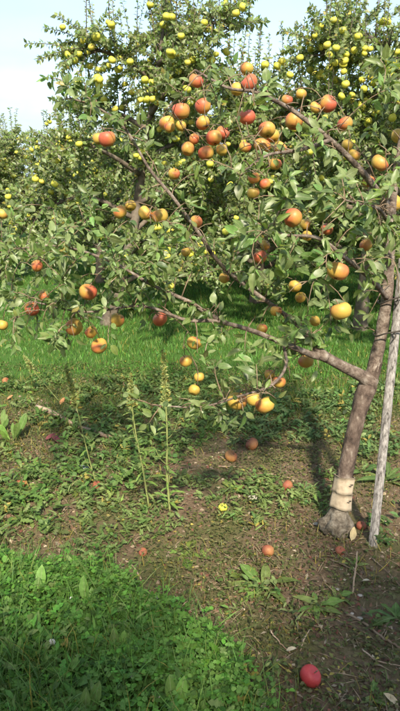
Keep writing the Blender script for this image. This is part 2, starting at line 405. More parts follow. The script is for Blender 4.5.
APPLE_LEAVES = [leaf_template(.22, .9, .5, .12, stalk=.4), leaf_template(.28, .1, .12, -.03, wave=.05, stalk=.3), leaf_template(.24, .5, .7, -.1, wave=.03, stalk=.35), leaf_template(.21, .3, -.2, .1, stalk=.4), leaf_template(.235, .45, .22, .05, stalk=.35), leaf_template(.265, .25, .45, -.08, wave=.04, stalk=.35), leaf_template(.205, .7, .14, .09, stalk=.4), leaf_template(.25, -.2, .38, .04, wave=.06, stalk=.35)]
SIMPLE_LEAVES = [leaf_template(.27, .35, .2, .04, (0, .45, 1), (0, 1, 0)), leaf_template(.3, .15, .35, -.04, (0, .5, 1), (0, 1, 0))]

def leaf_tints(n, base, pale, frac=.2, yellow=.03, jitter=.22):
    t = np.array(base)[None] * (1 + jitter * rng.standard_normal((n, 1))).clip(.45, 1.7)
    t = t * (1 + .08 * rng.standard_normal((n, 3)))
    p = rng.random(n); k = p < frac
    t[k] = t[k] * .35 + np.array(pale)[None] * .65
    k = p > 1 - yellow
    t[k] = np.array([.30, .25, .06])[None] * (.7 + .5 * rng.random((k.sum(), 1)))
    return t.clip(.01, .6)

def bez(a, b, c, n):
    t = np.linspace(0, 1, n)[:, None]
    return (1 - t) ** 2 * a + 2 * t * (1 - t) * b + t * t * c
def smooth_path(pts, n):
    """Catmull-Rom through control points"""
    p = np.asarray(pts, float); p = np.vstack([2 * p[0] - p[1], p, 2 * p[-1] - p[-2]])
    out = []; m = len(p) - 3
    for s in np.linspace(0, m - 1e-6, n):
        i = int(s); t = s - i; a, b, c, d = p[i:i + 4]
        out.append(.5 * ((2 * b) + (c - a) * t + (2 * a - 5 * b + 4 * c - d) * t * t + (3 * b - a - 3 * c + d) * t ** 3))
    return np.array(out)

# ------------------------------------------------------------------ apple meshes
def apple_acc(seg, rings, seed, prof=1.0):
    r_ = np.random.default_rng(seed); ph = r_.random(3) * 6.28
    v, f = [], []
    for i in range(rings + 1):
        a = math.pi * i / rings
        rr = math.sin(a) ** .92 * (1 + .05 * math.cos(a))
        z = math.cos(a) * .93 * prof
        top = math.exp(-(a / .42) ** 2); bot = math.exp(-((math.pi - a) / .34) ** 2)
        z += -.26 * top + .20 * bot
        if i in (0, rings): v.append((0, 0, z)); continue
        for k in range(seg):
            th = 2 * math.pi * k / seg
            q = rr * (1 + .03 * math.cos(5 * th + ph[0]) * (.3 + bot + .3 * math.sin(a)) + .035 * math.cos(2 * th + ph[1]) + .025 * math.cos(th + ph[2]))
            v.append((q * math.cos(th), q * math.sin(th), z + .03 * math.cos(th + ph[2]) * math.sin(a)))
    nv = len(v); last = nv - 1
    for k in range(seg):
        k2 = (k + 1) % seg
        f.append((0, 1 + k, 1 + k2)); b = 1 + (rings - 2) * seg; f.append((last, b + k2, b + k))
        for i in range(rings - 2):
            a0 = 1 + i * seg
            f += [(a0 + k, a0 + seg + k, a0 + seg + k2), (a0 + k, a0 + seg + k2, a0 + k2)]
    A = Acc(); A.add(v, f); return A
APPLE = [apple_acc(20, 14, s, p).mesh('apple', M['apple']) for s, p in ((1, 1.0), (2, .93), (3, 1.06))]
FALLEN = [apple_acc(20, 14, s, p).mesh('fallen_apple', M['fallen']) for s, p in ((4, .95), (5, .9))]
REDAPPLE = apple_acc(24, 16, 6, .95).mesh('fallen_apple', M['redapple'])
YAPPLE = [apple_acc(10, 7, s, p).mesh('yellow_apple', M['yapple']) for s, p in ((7, .95), (8, .9))]
YFALLEN = apple_acc(16, 12, 9, .95).mesh('fallen_apple', M['yapple'])
a = Acc(); a.tube(smooth_path([(0, 0, .5), (.03, .02, .8), (.12, .05, 1.2)], 6), [.06, .05, .05, .05, .055, .07], 6); STEM = a.mesh('stem', M['twig'])
a = Acc()
for k in range(5):
    th = k * 1.2566
    a.tube(np.array([(.03 * math.cos(th), .03 * math.sin(th), -.64), (.13 * math.cos(th), .13 * math.sin(th), -.72), (.11 * math.cos(th + .3), .11 * math.sin(th + .3), -.80)]), [.05, .045, .01], 4)
CALYX = a.mesh('calyx', M['calyx'])

def hang_apple(me, p, r, parent, name='apple', parts=True, blush=.5, tilt=.45):
    ax = Vector((random.gauss(0, tilt), random.gauss(0, tilt), 1)).normalized()
    q = ax.to_track_quat('Z', 'Y').to_matrix() @ Matrix.Rotation(random.uniform(-.9, .9) - .9, 3, 'Z')
    Rm = np.array(q)
    o = place(name, me, parent, Rm, (r, r, r), p)
    o.color = (blush, random.random(), 0, 1)
    if parts:
        for nm, mm in (('stem', STEM), ('calyx', CALYX)):
            c = bpy.data.objects.new(nm, mm); col.objects.link(c); c.parent = o
    return o

# ------------------------------------------------------------------ the apple tree in front
trunk_base = G(338, 533)
tree = empty('apple_tree', trunk_base)
tag(tree, 'leaning apple tree in front, laden with orange-red apples, cream bands round its trunk', 'apple tree')
DB = proj(trunk_base)[2]

skel = []                                   # attachment points (point, radius)
def limb(name, ctrl, n, r0, r1, mat, sides=12, rough=.06, attach=True, power=1.0, flare=.45):
    pts = smooth_path([P(*c) if len(c) == 3 else c for c in ctrl], n)
    k = np.linspace(0, 1, n) ** power
    rad = r0 + (r1 - r0) * k + (r0 * flare * np.exp(-np.arange(n) / 2.2) if r0 > .015 else 0)
    th = np.arange(sides)
    rr = rad[:, None] * (1 + rough * (2 * vnoise(np.arange(n)[:, None] * .45 + len(skel) % 7, th[None] * .9 + n) - 1) + rough * .8 * np.sin(np.arange(n) * 1.3 + n)[:, None] * (vnoise(np.arange(n) * .3, n) > .6)[:, None])
    A = Acc(); A.tube(pts, rr, sides)
    o = A.build(name, mat, tree)
    if attach:
        for p, r in zip(pts, rad): skel.append((p, r))
    return o, pts

# trunk with swollen graft union at its foot
tp = smooth_path([trunk_base - np.array([0, 0, .06]), P(337, 528, DB), P(340.5, 505, DB), P(344, 480, DB), P(350, 450, DB), P(358, 415, DB), P(366, 390, DB + .01), P(373, 372, DB + .015), P(377.5, 352, DB + .012)], 52)
hh = tp[:, 2] - trunk_base[2]
sides = 28
rad = .0335 + .032 * np.exp(-((hh - .035) / .048) ** 2) + .007 * np.exp(-((hh - .60) / .05) ** 2) - .007 * np.clip((hh - .62) / .12, 0, 1)
thn = np.arange(sides)
bump_ = (2 * vnoise(hh[:, None] * 26, thn[None] * .8) - 1)
rr = rad[:, None] * (1 + .10 * bump_ + .05 * (2 * vnoise(hh[:, None] * 70 + 3, thn[None] * 1.7 + 11) - 1) + (.34 * np.exp(-((hh - .03) / .055) ** 2))[:, None] * (2 * vnoise(hh[:, None] * 60 + 9, thn[None] * .75 + 30) - 1))
cut = int(np.argmax(hh > .095))
A = Acc(); A.tube(tp[cut:], rr[cut:], sides); trunk = A.build('trunk', M['bark'], tree)
A = Acc(); A.tube(tp[:cut + 2], rr[:cut + 2] * 1.012, sides); A.build('graft_union', M['burl'], trunk, origin=tuple(trunk_base))
TRUNK_PTS = tp
limb('leader', [(372.5, 373, DB + .015), (377.5, 352, DB + .012), (383, 325, DB), (388, 285, DB - .02), (390, 245, DB - .03), (392, 205, DB - .05), (400, 150, DB - .08), (412, 90, DB - .1), (420, 60, DB - .1)], 44, .0295, .010, M['limb'], 16, power=1.3, flare=0)
limb('limb', [(372, 384, DB + .01), (360, 375, DB - .02), (340, 365, DB - .07), (322, 354, DB - .12), (312, 342, DB - .13), (306, 333, DB - .11)], 18, .026, .016, M['limb'], 14, rough=.1)
limb('limb', [(309, 338, DB - .12), (298, 325, DB), (272, 305, DB + .05), (238, 280, DB), (215, 258, 2.62), (200, 235, 2.55), (175, 200, 2.5), (150, 170, 2.45), (126, 130, 2.4), (98, 108, 2.36), (70, 98, 2.3)], 50, .0125, .0035, M['limb'], 12, power=.9, rough=.1)
limb('limb', [(326, 357, DB - .12), (310, 354, DB - .15), (285, 344, DB - .2), (250, 330, 2.5), (215, 321, 2.47), (186, 320, 2.45), (142, 306, 2.45), (85, 312, 2.45), (35, 302, 2.5)], 40, .017, .003, M['limb'], 10, power=.7)
limb('limb', [(228, 324, 2.48), (205, 312, 2.47), (190, 302, 2.45), (152, 285, 2.45), (112, 262, 2.5), (60, 246, 2.55), (8, 250, 2.6)], 30, .010, .003, M['limb'], 10)
limb('limb', [(391, 215, DB - .05), (378, 192, 2.6), (355, 164, 2.5), (330, 140, 2.42), (307, 121, 2.35), (285, 106, 2.3), (255, 92, 2.25), (228, 88, 2.25), (195, 70, 2.25)], 36, .0165, .004, M['limb'], 12, power=.8)
limb('limb', [(388, 300, DB - .01), (372, 280, 2.5), (345, 258, 2.25), (318, 238, 2.15), (285, 235, 2.15), (262, 225, 2.2)], 22, .012, .003, M['limb'], 8)
limb('limb', [(283, 343, DB - .2), (286, 365, 2.4), (272, 385, 2.3), (240, 396, 2.25), (200, 407, 2.25), (152, 405, 2.25)], 26, .007, .0025, M['limb'], 8)
limb('limb', [(391, 230, DB - .04), (380, 210, 2.4), (362, 205, 2.15), (345, 200, 2.05)], 14, .010, .003, M['limb'], 8)
limb('limb', [(330, 140, 2.42), (300, 150, 2.3), (268, 155, 2.2), (245, 170, 2.15)], 16, .009, .003, M['limb'], 8)

AP = [  # photo x, y, width in pixels, blush
 (196,81,16,.7),(181,111,18,.8),(167,123,16,.35),(181,126,11,.4),(107,139,17,.8),(97,138,13,.5),(188,149,14,.75),(194,139,11,.5),(203,106,16,.75),
 (247,69,14,.5),(249,83,18,.8),(237,89,14,.4),(203,123,15,.65),(214,138,17,.8),(223,132,14,.8),(247,117,17,.8),(267,130,18,.65),(273,136,14,.5),(262,146,17,.75),
 (294,121,19,.9),(287,100,12,.7),(245,147,13,.5),(280,148,14,.4),(206,153,16,.7),(328,104,17,.85),(315,108,12,.5),(345,124,16,.65),(301,94,11,.4),(347,145,12,.4),
 (398,136,14,.2),(380,163,18,.7),(354,155,13,.45),(368,181,13,.5),(394,203,17,.25),(386,211,11,.2),(327,229,13,.6),(366,245,13,.4),(174,174,12,.45),(120,212,14,.3),
 (130,206,12,.3),(145,213,14,.35),(160,216,17,.25),(196,222,13,.5),(275,164,13,.35),(254,178,13,.4),(265,184,11,.6),(253,193,13,.4),(293,218,19,.95),(2,214,12,.3),
 (37,266,12,.5),(44,296,11,.4),(32,309,15,.7),(88,292,18,.65),(74,327,18,.5),(91,332,13,.3),(2,325,12,.5),(99,346,17,.3),(117,320,15,.3),(160,319,16,.6),(224,278,11,.3),
 (260,257,14,.65),(265,245,11,.3),(338,271,22,.75),(295,286,14,.4),(300,297,11,.1),(307,236,11,.3),(305,224,11,.2),(341,311,22,.35),(306,361,16,.4),(315,321,11,.5),
 (237,401,20,.4),(254,399,16,.15),(265,405,20,.35),(279,382,14,.75),(270,376,11,.6),(262,329,11,.5),(194,343,15,.5),(186,361,13,.25),(194,390,12,.15),(199,377,11,.15),(276,311,12,.4),
 (186,252,10,.1),(170,128,11,.4),(222,150,12,.5)]
apples = []
for (x, y, w, b) in AP:
    d = min(2.75, max(2.08, FPX * .076 / w))
    if x < 170 and y > 190: d = max(d, 2.3)
    r = w * d / (2 * FPX) * .98
    p = P(x, y, d)
    for _ in range(30):                       # settle neighbours side by side
        mv = False
        for q, rq in apples:
            dv = p - q; dd = np.linalg.norm(dv)
            if dd < (r + rq) * .99:
                p = p + (np.array([0, 1.0, 0]) * (.012 if p[1] >= q[1] else -.012)); mv = True
        if not mv: break
    apples.append((p, r))
    hang_apple(random.choice(APPLE), p, r, tree, blush=b)

# leafy shoots: targets inside the foliage zones of the photo, each reached from the nearest limb or shoot
ZONES = [  # polygon, depth range, number, leaf size, spread
 ([(165,78),(230,64),(300,85),(346,94),(350,130),(290,150),(272,205),(240,190),(180,165),(160,120)], (2.05,2.6), 48),
 ([(270,165),(345,170),(400,145),(400,285),(372,300),(330,335),(305,300),(258,300),(235,260),(250,205)], (1.95,2.7), 84),
 ([(330,95),(400,60),(400,150),(350,160)], (2.3,2.7), 7),
 ([(0,255),(60,218),(130,208),(195,215),(190,250),(150,280),(125,312),(60,345),(0,345)], (2.2,2.85), 135),
 ([(0,215),(90,190),(130,210),(60,225),(0,255)], (2.4,2.9), 14),
 ([(180,335),(255,338),(295,368),(285,395),(225,425),(160,410),(172,385)], (2.1,2.5), 20),
 ([(105,130),(182,130),(215,215),(165,215)], (2.3,2.6), 9),
 ([(36,72),(60,70),(130,118),(115,135),(60,104),(38,96)], (2.2,2.4), 9),
 ([(200,210),(260,215),(240,270),(190,275)], (2.4,2.8), 6),
 ([(60,330),(135,315),(200,312),(205,345),(100,352)], (2.3,2.6), 5),
 ([(270,300),(325,300),(330,335),(290,330)], (2.4,2.7), 3),
 ([(372,190),(400,190),(400,300),(385,300)], (2.2,2.5), 7),
 ([(376,60),(400,55),(400,240),(380,235)], (2.2,2.5), 14),
 ([(345,330),(372,300),(382,330),(365,352)], (2.5,2.8), 3),
]
targets = []
for poly, (d0, d1), n in ZONES:
    xs = [p[0] for p in poly]; ys = [p[1] for p in poly]; k = 0
    while k < n:
        x = rng.uniform(min(xs), max(xs)); y = rng.uniform(min(ys), max(ys))
        if in_poly(np.array([x]), np.array([y]), poly)[0]:
            targets.append((P(x, y, rng.uniform(d0, d1)), None)); k += 1
for p, r in apples: targets.append((p + np.array([rng.normal(0, .01), rng.normal(0, .01), r * 1.0]), r))
SP = np.array([s[0] for s in skel]); SR = np.array([s[1] for s in skel])
targets.sort(key=lambda t: np.min(np.linalg.norm(SP - t[0], axis=1)))
twigs = Acc()
LP, LD, LU, LS = [], [], [], []             # leaf position, direction, up, size
def leaf_on(p, tdir, k, size):
    ang = k * 2.4 + rng.normal(0, .4)
    a = unit(np.cross(tdir, [.3, .2, 1.0])); b = np.cross(tdir, a)
    out = math.cos(ang) * a + math.sin(ang) * b
    d = unit(out * 1.0 + tdir * rng.uniform(.2, .9) + np.array([0, 0, rng.normal(-.12, .3)]))
    # blades turn their upper face to the light
    up = unit(np.array([to_sun.x * .9, to_sun.y * .9, .75]) + rng.normal(0, .5, 3))
    if proj(p)[0] < 235: size *= .78
    LP.append(p + d * size * .3); LD.append(d); LU.append(up); LS.append(size)
for tgt, ar in targets:
    dist = np.linalg.norm(SP - tgt, axis=1) + (SP[:, 2] > tgt[2]) * .02 - 0
    i = int(np.argmin(dist)); a = SP[i]; L_ = np.linalg.norm(tgt - a)
    if L_ < .015: continue
    mid = (a + tgt) / 2 + np.array([rng.normal(0, .12 * L_), rng.normal(0, .12 * L_), .16 * L_ + .01])
    n = max(4, int(L_ / .03)); pts = bez(a, mid, tgt, n)
    r0 = min(SR[i] * .8, .0022 + .007 * L_)
    twigs.tube(pts, np.linspace(r0, .0013 if ar is None else .0016, n), 5)
    SP = np.vstack([SP, pts[n // 3:-1]]); SR = np.concatenate([SR, np.full(len(pts[n // 3:-1]), .0025)])
    tg = unit(np.gradient(pts, axis=0))
    cnt = max(8, int(L_ / .015)) if ar is None else 4
    for k in range(cnt):
        t = (.25 + .75 * math.sqrt((k + .5) / cnt)) if ar is None else rng.uniform(.3, .95)
        j = min(n - 1, int(t * (n - 1)))
        leaf_on(pts[j] + rng.normal(0, .004, 3), tg[j], k, rng.uniform(.032, .057) if rng.random() > .4 else rng.uniform(.018, .034))
    if ar is None:                           # spur rosette at the tip
        for k in range(6):
            leaf_on(pts[-1], tg[-1], k, rng.uniform(.036, .062))
for p, r in skel:                            # spurs straight off the limbs
    if r > .019: continue
    for q in range(2):
        if rng.random() < .62: continue
        d = unit(rng.normal(0, 1, 3) + [0, -.3, .5]); L_ = rng.uniform(.03, .09); e = p + d * L_
        pts = bez(p, p + d * L_ * .5 + [0, 0, .01], e, 4); twigs.tube(pts, np.linspace(.0028, .0015, 4), 5)
        for k in range(7): leaf_on(pts[2 + k % 2], d, k, rng.uniform(.03, .06))
LP, LD, LU, LS = map(np.array, (LP, LD, LU, LS))
# leaves neither pass through apples nor hang over most of them
keep = np.ones(len(LP), bool)
cen = LP + LD * (LS * .5)[:, None]
lx, ly, lz = proj(cen)
for (p, r), (ax, ay, aw, ab) in zip(apples, AP):
    keep &= np.linalg.norm(cen - p, axis=1) > r * 1.12
    near = (np.hypot(lx - ax, ly - ay) < aw * .5 + 7.5) & (lz < proj(p)[2])
    keep &= ~(near & (rng.random(len(LP)) < .9))
# the bare trunk, the leader's lower half and the stake stay clear
keep &= ~(in_poly(lx, ly, [(310, 352), (365, 372), (372, 290), (400, 250), (400, 420), (330, 420)]) & (rng.random(len(LP)) < .93))
keep &= ~(in_poly(lx, ly, [(205, 262), (262, 300), (300, 345), (240, 325), (200, 312), (165, 290)]) & (rng.random(len(LP)) < .75))
keep &= ~(in_poly(lx, ly, [(300, 114), (312, 114), (362, 162), (352, 170)]) & (rng.random(len(LP)) < .8))
keep &= ~(in_poly(lx, ly, [(120, 128), (130, 126), (182, 200), (225, 262), (215, 266), (170, 202)]) & (rng.random(len(LP)) < .8))
keep &= ~(in_poly(lx, ly, [(152, 340), (176, 340), (176, 402), (152, 402)]) & (rng.random(len(LP)) < .85))
keep &= lz > 1.75
LP, LD, LU, LS, lx, ly, lz = [q[keep] for q in (LP, LD, LU, LS, lx, ly, lz)]
RM = frames(LD, LU)
tn = leaf_tints(len(LP), (.125, .188, .056), (.26, .32, .13), .30, .008, .32)
twigs.build('twigs', M['twig'], tree)['kind'] = 'stuff'
shown = LS / lz * np.abs(np.einsum('ni,ni->n', RM[:, :, 2], unit(CAM - LP))) - np.where((lx < 0) | (lx > 400), 1, 0)
big = np.zeros(len(LP), bool); big[np.argsort(-shown)[:300]] = True
kind = rng.integers(0, 8, len(LP))
LS3 = LS[:, None] * np.stack([np.ones(len(LP)), rng.uniform(.75, 1.25, len(LP)), rng.uniform(.5, 1.5, len(LP))], 1)
fol = Acc()
for v in range(8):
    k = (~big) & (kind == v)
    fol.scatter(*APPLE_LEAVES[v], RM[k], LS3[k], LP[k], tn[k])
o = fol.build('foliage', M['leaf'], tree); o['kind'] = 'stuff'
BIGLEAF = []
bt = leaf_tints(40, (.125, .188, .056), (.26, .32, .13), .30, .0, .28)
for q in range(40):
    A = Acc(); v, f, uv = APPLE_LEAVES[q % 8]; A.add(v, f, bt[q], uv); BIGLEAF.append(A.mesh('leaf', M['leaf']))
for i in np.nonzero(big)[0]:
    place('leaf', BIGLEAF[(int(i) * 7) % 40], tree, RM[i], LS3[i], LP[i])
print('front leaves', len(LP))

# ------------------------------------------------------------------ bands, tie, stake
def trunk_at(h):
    i = int(np.argmin(np.abs(hh - h))); t = unit(tp[min(i + 1, len(tp) - 1)] - tp[i - 1]); return tp[i], t, rad[i]
def band(h0, h1, label, seed):
    c0, t, r0 = trunk_at(h0); c1, _, r1 = trunk_at(h1)
    root = empty('trunk_band', c0); tag(root, label, 'tree band', 'cream bands wrapped round the trunk')
    A = Acc(); n = 6; seg = 40
    a = unit(np.cross(t, [0, 1.0, 0])); b = np.cross(t, a); v, f = [], []
    for side, off in ((1, .0105), (-1, .0060)):
        for i in range(n):
            k = i / (n - 1); c = c0 + (c1 - c0) * k; r = r0 + (r1 - r0) * k
            for s in range(seg + 1):
                th = 2 * math.pi * s / seg * 1.03 - .35
                q = r + off + (.0025 * s / seg) + .0012 * math.sin(7 * th + seed) + .0015 * math.sin(3 * th + seed + 3 * k) + (.002 if i in (0, n - 1) else 0) * math.sin(5 * th + seed)
                v.append(c + q * (math.cos(th) * a + math.sin(th) * b) + t * (.003 * math.sin(2 * th + seed)))
    m = n * (seg + 1)
    for i in range(n - 1):
        for s in range(seg):
            q = i * (seg + 1) + s
            f += [(q, q + 1, q + seg + 2), (q, q + seg + 2, q + seg + 1)]
            f += [(m + q, m + q + seg + 2, m + q + 1), (m + q, m + q + seg + 1, m + q + seg + 2)]
    for s in range(seg):
        for i in (0, n - 1):
            q = i * (seg + 1) + s; f += [(q, m + q, m + q + 1), (q, m + q + 1, q + 1)]
    A.add(v, f); A.build('strip', M['band'], root)
    mid = (c0 + c1) / 2; tocam = unit(CAM - mid); right = unit(np.cross(tocam, t)) * -1
    for j, (k, hgt) in enumerate(((.78, .004), (.62, -.004))):
        d = unit(tocam * math.sqrt(1 - k * k) + right * k)
        if d @ RGT < 0: d = unit(tocam * math.sqrt(1 - k * k) - right * k)
        c = mid + d * (r0 + .0125) + t * hgt
        s = np.cross(t, d)
        A = Acc(); A.tube([c - s * .005 - d * .005, c - s * .005 + d * .001, c + s * .005 + d * .001, c + s * .005 - d * .005], .0022, 5); A.build('staple', M['dark'], root)
band(.103, .168, 'lower of the two cream bands round the trunk, just above the swollen foot', 1)
band(.176, .240, 'upper of the two cream bands round the brown trunk', 2.4)

sb, st_ = G(373, 545), P(394, 345, 2.66)
ax = unit(st_ - sb); top = sb + ax * 1.75
stake = empty('wooden_stake', sb); tag(stake, 'weathered grey wooden stake leaning beside the apple tree trunk', 'stake')
n, sd = 60, 20
pts = np.array([sb - ax * .08 + (top - sb + ax * .08) * k for k in np.linspace(0, 1, n)])
th = np.arange(sd) / sd * 2 * math.pi
sq = 1 / np.maximum(np.abs(np.cos(th)), np.abs(np.sin(th))) ** .55
prof = sq * np.where((np.arange(sd) % 20) == 13, .80, 1.0) * np.where((np.arange(sd) % 20) == 5, .84, 1.0)
rr = .0190 * prof[None] * (1 + .05 * (2 * vnoise(np.arange(n)[:, None] * .25, np.arange(sd)[None] * .7) - 1))
A = Acc(); A.tube(pts, rr, sd); A.build('post', M['stake'], stake)
for (x1, y1, d1, x2, y2) in ((384, 300, 2.66, 401, 296), (380, 333, 2.68, 399, 330)):
    c = (P(x1 + 2, y1, d1 - .0) + P(x2, y2, 2.62)) / 2
    tie = empty('tie_wire', c)
    tag(tie, 'upper dark wire tying the upright branch to the stake' if y1 < 310 else 'lower dark wire tying the upright branch to the stake', 'wire')
    loop = []
    e1, e2 = P(x1 + 3, y1, 2.69), P(x2, y2, 2.66); dd = unit(e2 - e1); fr = np.array([0, 1.0, -.1])
    for k in range(41):
        a_ = 2 * math.pi * k / 40
        base = e1 if math.cos(a_) < 0 else e2
        loop.append(base + dd * math.cos(a_) * .04 + fr * math.sin(a_) * .042 + np.array([0, 0, .004 * math.sin(3 * a_)]))
    A = Acc(); A.tube(loop, .0035, 6); A.build('wire', M['dark'], tie)
    A = Acc(); kp = (e1 + e2) / 2 - fr * .045
    A.tube(smooth_path([kp, kp + np.array([.004, -.012, -.01]), kp + np.array([-.008, -.016, -.028])], 6), .003, 5); A.build('twisted_end', M['dark'], tie)

# ------------------------------------------------------------------ orchard trees behind, with yellow apples
def orchard_tree(seed, H, W, nshoot, z0=.45, low=.13, leaf=.047, tops=26, base_col=(.155, .202, .060), loc=(0, 0), lean=0.0):
    r_ = np.random.default_rng(seed)
    base = np.array([loc[0], loc[1], float(ground_h(loc[0], loc[1]))])
    root = empty('apple_tree', base)
    A = Acc(); n = 22
    tpts = smooth_path([base - [0, 0, .1], base + [.02 + lean * .55, 0, .25 * H], base + [r_.normal(0, .08) + lean * .95, r_.normal(0, .08), .55 * H], base + [r_.normal(0, .15) + lean, r_.normal(0, .1), .86 * H]], n)
    A.tube(tpts, .075 * (1 - np.linspace(0, 1, n) * .82) * (1 + .25 * np.exp(-np.arange(n) / 1.5)), 12); A.build('trunk', M['backbark'], root)
    sk, sdir = [], []
    nl = 15
    for k in range(nl):
        h = (low + (.82 - low) * k / (nl - 1)) * H; i = int(np.argmin(np.abs(tpts[:, 2] - base[2] - h)))
        az = k * 2.39 + r_.normal(0, .3); ln = W * (1.0 - .45 * (k / nl)) * r_.uniform(.75, 1.05)
        out = np.array([math.cos(az), math.sin(az), 0]); s = tpts[i]
        pts = smooth_path([s, s + out * ln * .4 + [0, 0, .20 * ln], s + out * ln * .75 + [0, 0, (.30 if k > 4 else .12) * ln], s + out * ln + [0, 0, (.22 if k > 4 else -.06) * ln - .03 * r_.random()]], 14)
        A = Acc(); A.tube(pts, np.linspace(.028, .006, 14), 7); A.build('limb', M['backbark'], root)
        for j in range(3, 14): sk.append(pts[j]); sdir.append(out)
    for j in range(9, n): sk.append(tpts[j]); sdir.append(np.array([r_.normal(), r_.normal(), 0]))
    sk, sdir = np.array(sk), np.array(sdir)
    tw = Acc(); lp, ld, lu, ls = [], [], [], []
    tips = []
    for q in range(nshoot + tops):
        istop = q >= nshoot
        if istop:
            hi = np.nonzero(sk[:, 2] > base[2] + .55 * H)[0]; i = int(r_.choice(hi))
        else: i = int(r_.integers(len(sk)))
        a = sk[i]
        az = r_.uniform(0, 6.283); rad_ = np.array([math.cos(az), math.sin(az), 0])
        d = unit(rad_ * r_.uniform(.4, 1.1) + sdir[i] * .5 + [0, 0, r_.normal(.25, .5)])
        L_ = r_.uniform(.22, .55)
        if istop: d = unit(rad_ * r_.uniform(0, .28) + [0, 0, 1]); L_ = min(r_.uniform(.5, 1.15), base[2] + H * 1.12 - a[2]); L_ = max(L_, .25)
        end = a + d * L_ + [0, 0, -.05 if not istop else 0]
        if end[2] < base[2] + z0 * .55: continue
        m = 8; pts = bez(a, a + d * L_ * .5 + [0, 0, .05], end, m)
        tw.tube(pts, np.linspace(.0055, .0018, m), 4)
        tips.append(pts[-3])
        tg = unit(np.gradient(pts, axis=0)); cnt = int(L_ / (.0105 if not istop else .015))
        for c in range(cnt):
            t = .15 + .85 * c / cnt; j = min(m - 1, t * (m - 1)); j0 = int(j); fr = j - j0; p = pts[j0] * (1 - fr) + pts[min(j0 + 1, m - 1)] * fr
            an = c * 2.4 + r_.normal(0, .4); aa = unit(np.cross(tg[j0], [.3, .2, 1.0])); bb = np.cross(tg[j0], aa)
            dd = unit(math.cos(an) * aa + math.sin(an) * bb + tg[j0] * r_.uniform(.2, 1.0) + [0, 0, r_.normal(-.05, .25)])
            lp.append(p); ld.append(dd); lu.append(np.array([to_sun.x, to_sun.y, .6]) + r_.normal(0, .5, 3)); ls.append(leaf * r_.uniform(.65, 1.25) * (.8 if istop else 1))
    lp, ld, lu, ls = map(np.array, (lp, ld, lu, ls))
    tw.build('twigs', M['backbark'], root)['kind'] = 'stuff'
    Rm = frames(ld, unit(lu)); tn_ = leaf_tints(len(lp), base_col, (.25, .30, .14), .28, .02, .32)
    fo = Acc(); kd = r_.integers(0, 2, len(lp))
    for v in range(2): fo.scatter(*SIMPLE_LEAVES[v], Rm[kd == v], ls[kd == v], lp[kd == v], tn_[kd == v])
    fo.build('foliage', M['backleaf'], root)['kind'] = 'stuff'
    print('orchard leaves', len(lp))
    return root, np.array(tips)

def yellow_apples(root, tips, px, n_extra, seed, dmin, rr=(.031, .037)):
    """apples seen in the photo at px: hung on the outer shoots nearest that sight line; the rest scattered"""
    r_ = np.random.default_rng(seed)
    x, y, z = proj(tips)
    used = set()
    for (ax, ay) in px:
        dd = np.hypot(x - ax, y - ay) + (z - dmin) * 4.0
        i = int(np.argmin(dd)); p = P(ax, ay, max(z[i] - .08, dmin))
        r = r_.uniform(*rr)
        hang_apple(YAPPLE[i % 2], p, r, root, 'apple', False, r_.uniform(0, .25))
    vis = np.nonzero((z < np.median(z)))[0]
    for i in r_.choice(vis, min(n_extra, len(vis)), replace=False):
        for q in range(int(r_.choice([1, 1, 1, 2, 3]))):
            hang_apple(YAPPLE[(i + q) % 2], tips[i] + r_.normal(0, .045 if q else .02, 3) - [0, .02, .05], r_.uniform(rr[0] * .8, rr[1] * 1.05), root, 'apple', False, r_.uniform(0, .3))

GY = 'yellow-apple trees of the next row'
tA, tipA = orchard_tree(11, 3.3, 1.4, 900, tops=60, loc=(-1.02, 6.4), lean=.5)
tag(tA, 'tall bushy tree with small yellow apples at upper left behind the front tree', 'apple tree', GY)
tB, tipB = orchard_tree(12, 3.25, 1.4, 900, tops=60, loc=(1.65, 6.2))
tag(tB, 'tall bushy tree with many yellow apples at the upper right corner', 'apple tree', GY)
tC, tipC = orchard_tree(13, 2.2, 1.15, 620, z0=.5, tops=22, loc=(-3.15, 9.6))
tag(tC, 'low tree with yellow apples at the left edge below the open sky', 'apple tree', GY)
tD, tipD = orchard_tree(14, 2.15, 1.1, 580, z0=.5, tops=22, loc=(-1.5, 9.2))
tag(tD, 'low tree between the left-edge tree and the tall one, dotted with yellow apples', 'apple tree', GY)
PXA = [(144,39),(137,45),(160,48),(160,25),(181,36),(74,60),(79,54),(87,53),(97,77),(103,69),(145,80),(152,82),(115,109),(122,108),(132,92),(100,80),(170,52),(177,53),(109,150),(79,144),(130,62),(112,60),(90,66),(208,165),(230,185),(210,164),(140,100),(125,84),(118,70),(150,60),(212,60),(214,77),(226,52),(95,118),(104,100)]
PXB = [(311,49),(320,47),(327,45),(336,48),(346,37),(343,30),(340,22),(370,49),(385,59),(392,75),(395,97),(372,97),(378,111),(368,124),(353,58),(346,55),(336,80),(342,82),(330,55),(343,65),(265,65),(282,61),(277,66),(255,225),(260,224),(281,203),(320,76),(300,58),(388,42),(362,80),(352,95),(310,70),(329,68),(397,52),(290,75)]
PXC = [(12,158),(4,160),(39,151),(5,170),(26,157),(33,182),(30,219),(25,221),(20,223),(4,147),(14,176),(8,190),(44,190),(37,222),(16,192)]
PXD = [(54,159),(67,159),(66,158),(60,143),(68,171),(55,184),(79,166),(52,223),(66,216),(80,165),(92,190),(72,183)]
yellow_apples(tA, tipA, PXA, 90, 1, 5.1); yellow_apples(tB, tipB, PXB, 90, 2, 4.9)
yellow_apples(tC, tipC, PXC, 60, 3, 8.5); yellow_apples(tD, tipD, PXD, 75, 4, 8.2)
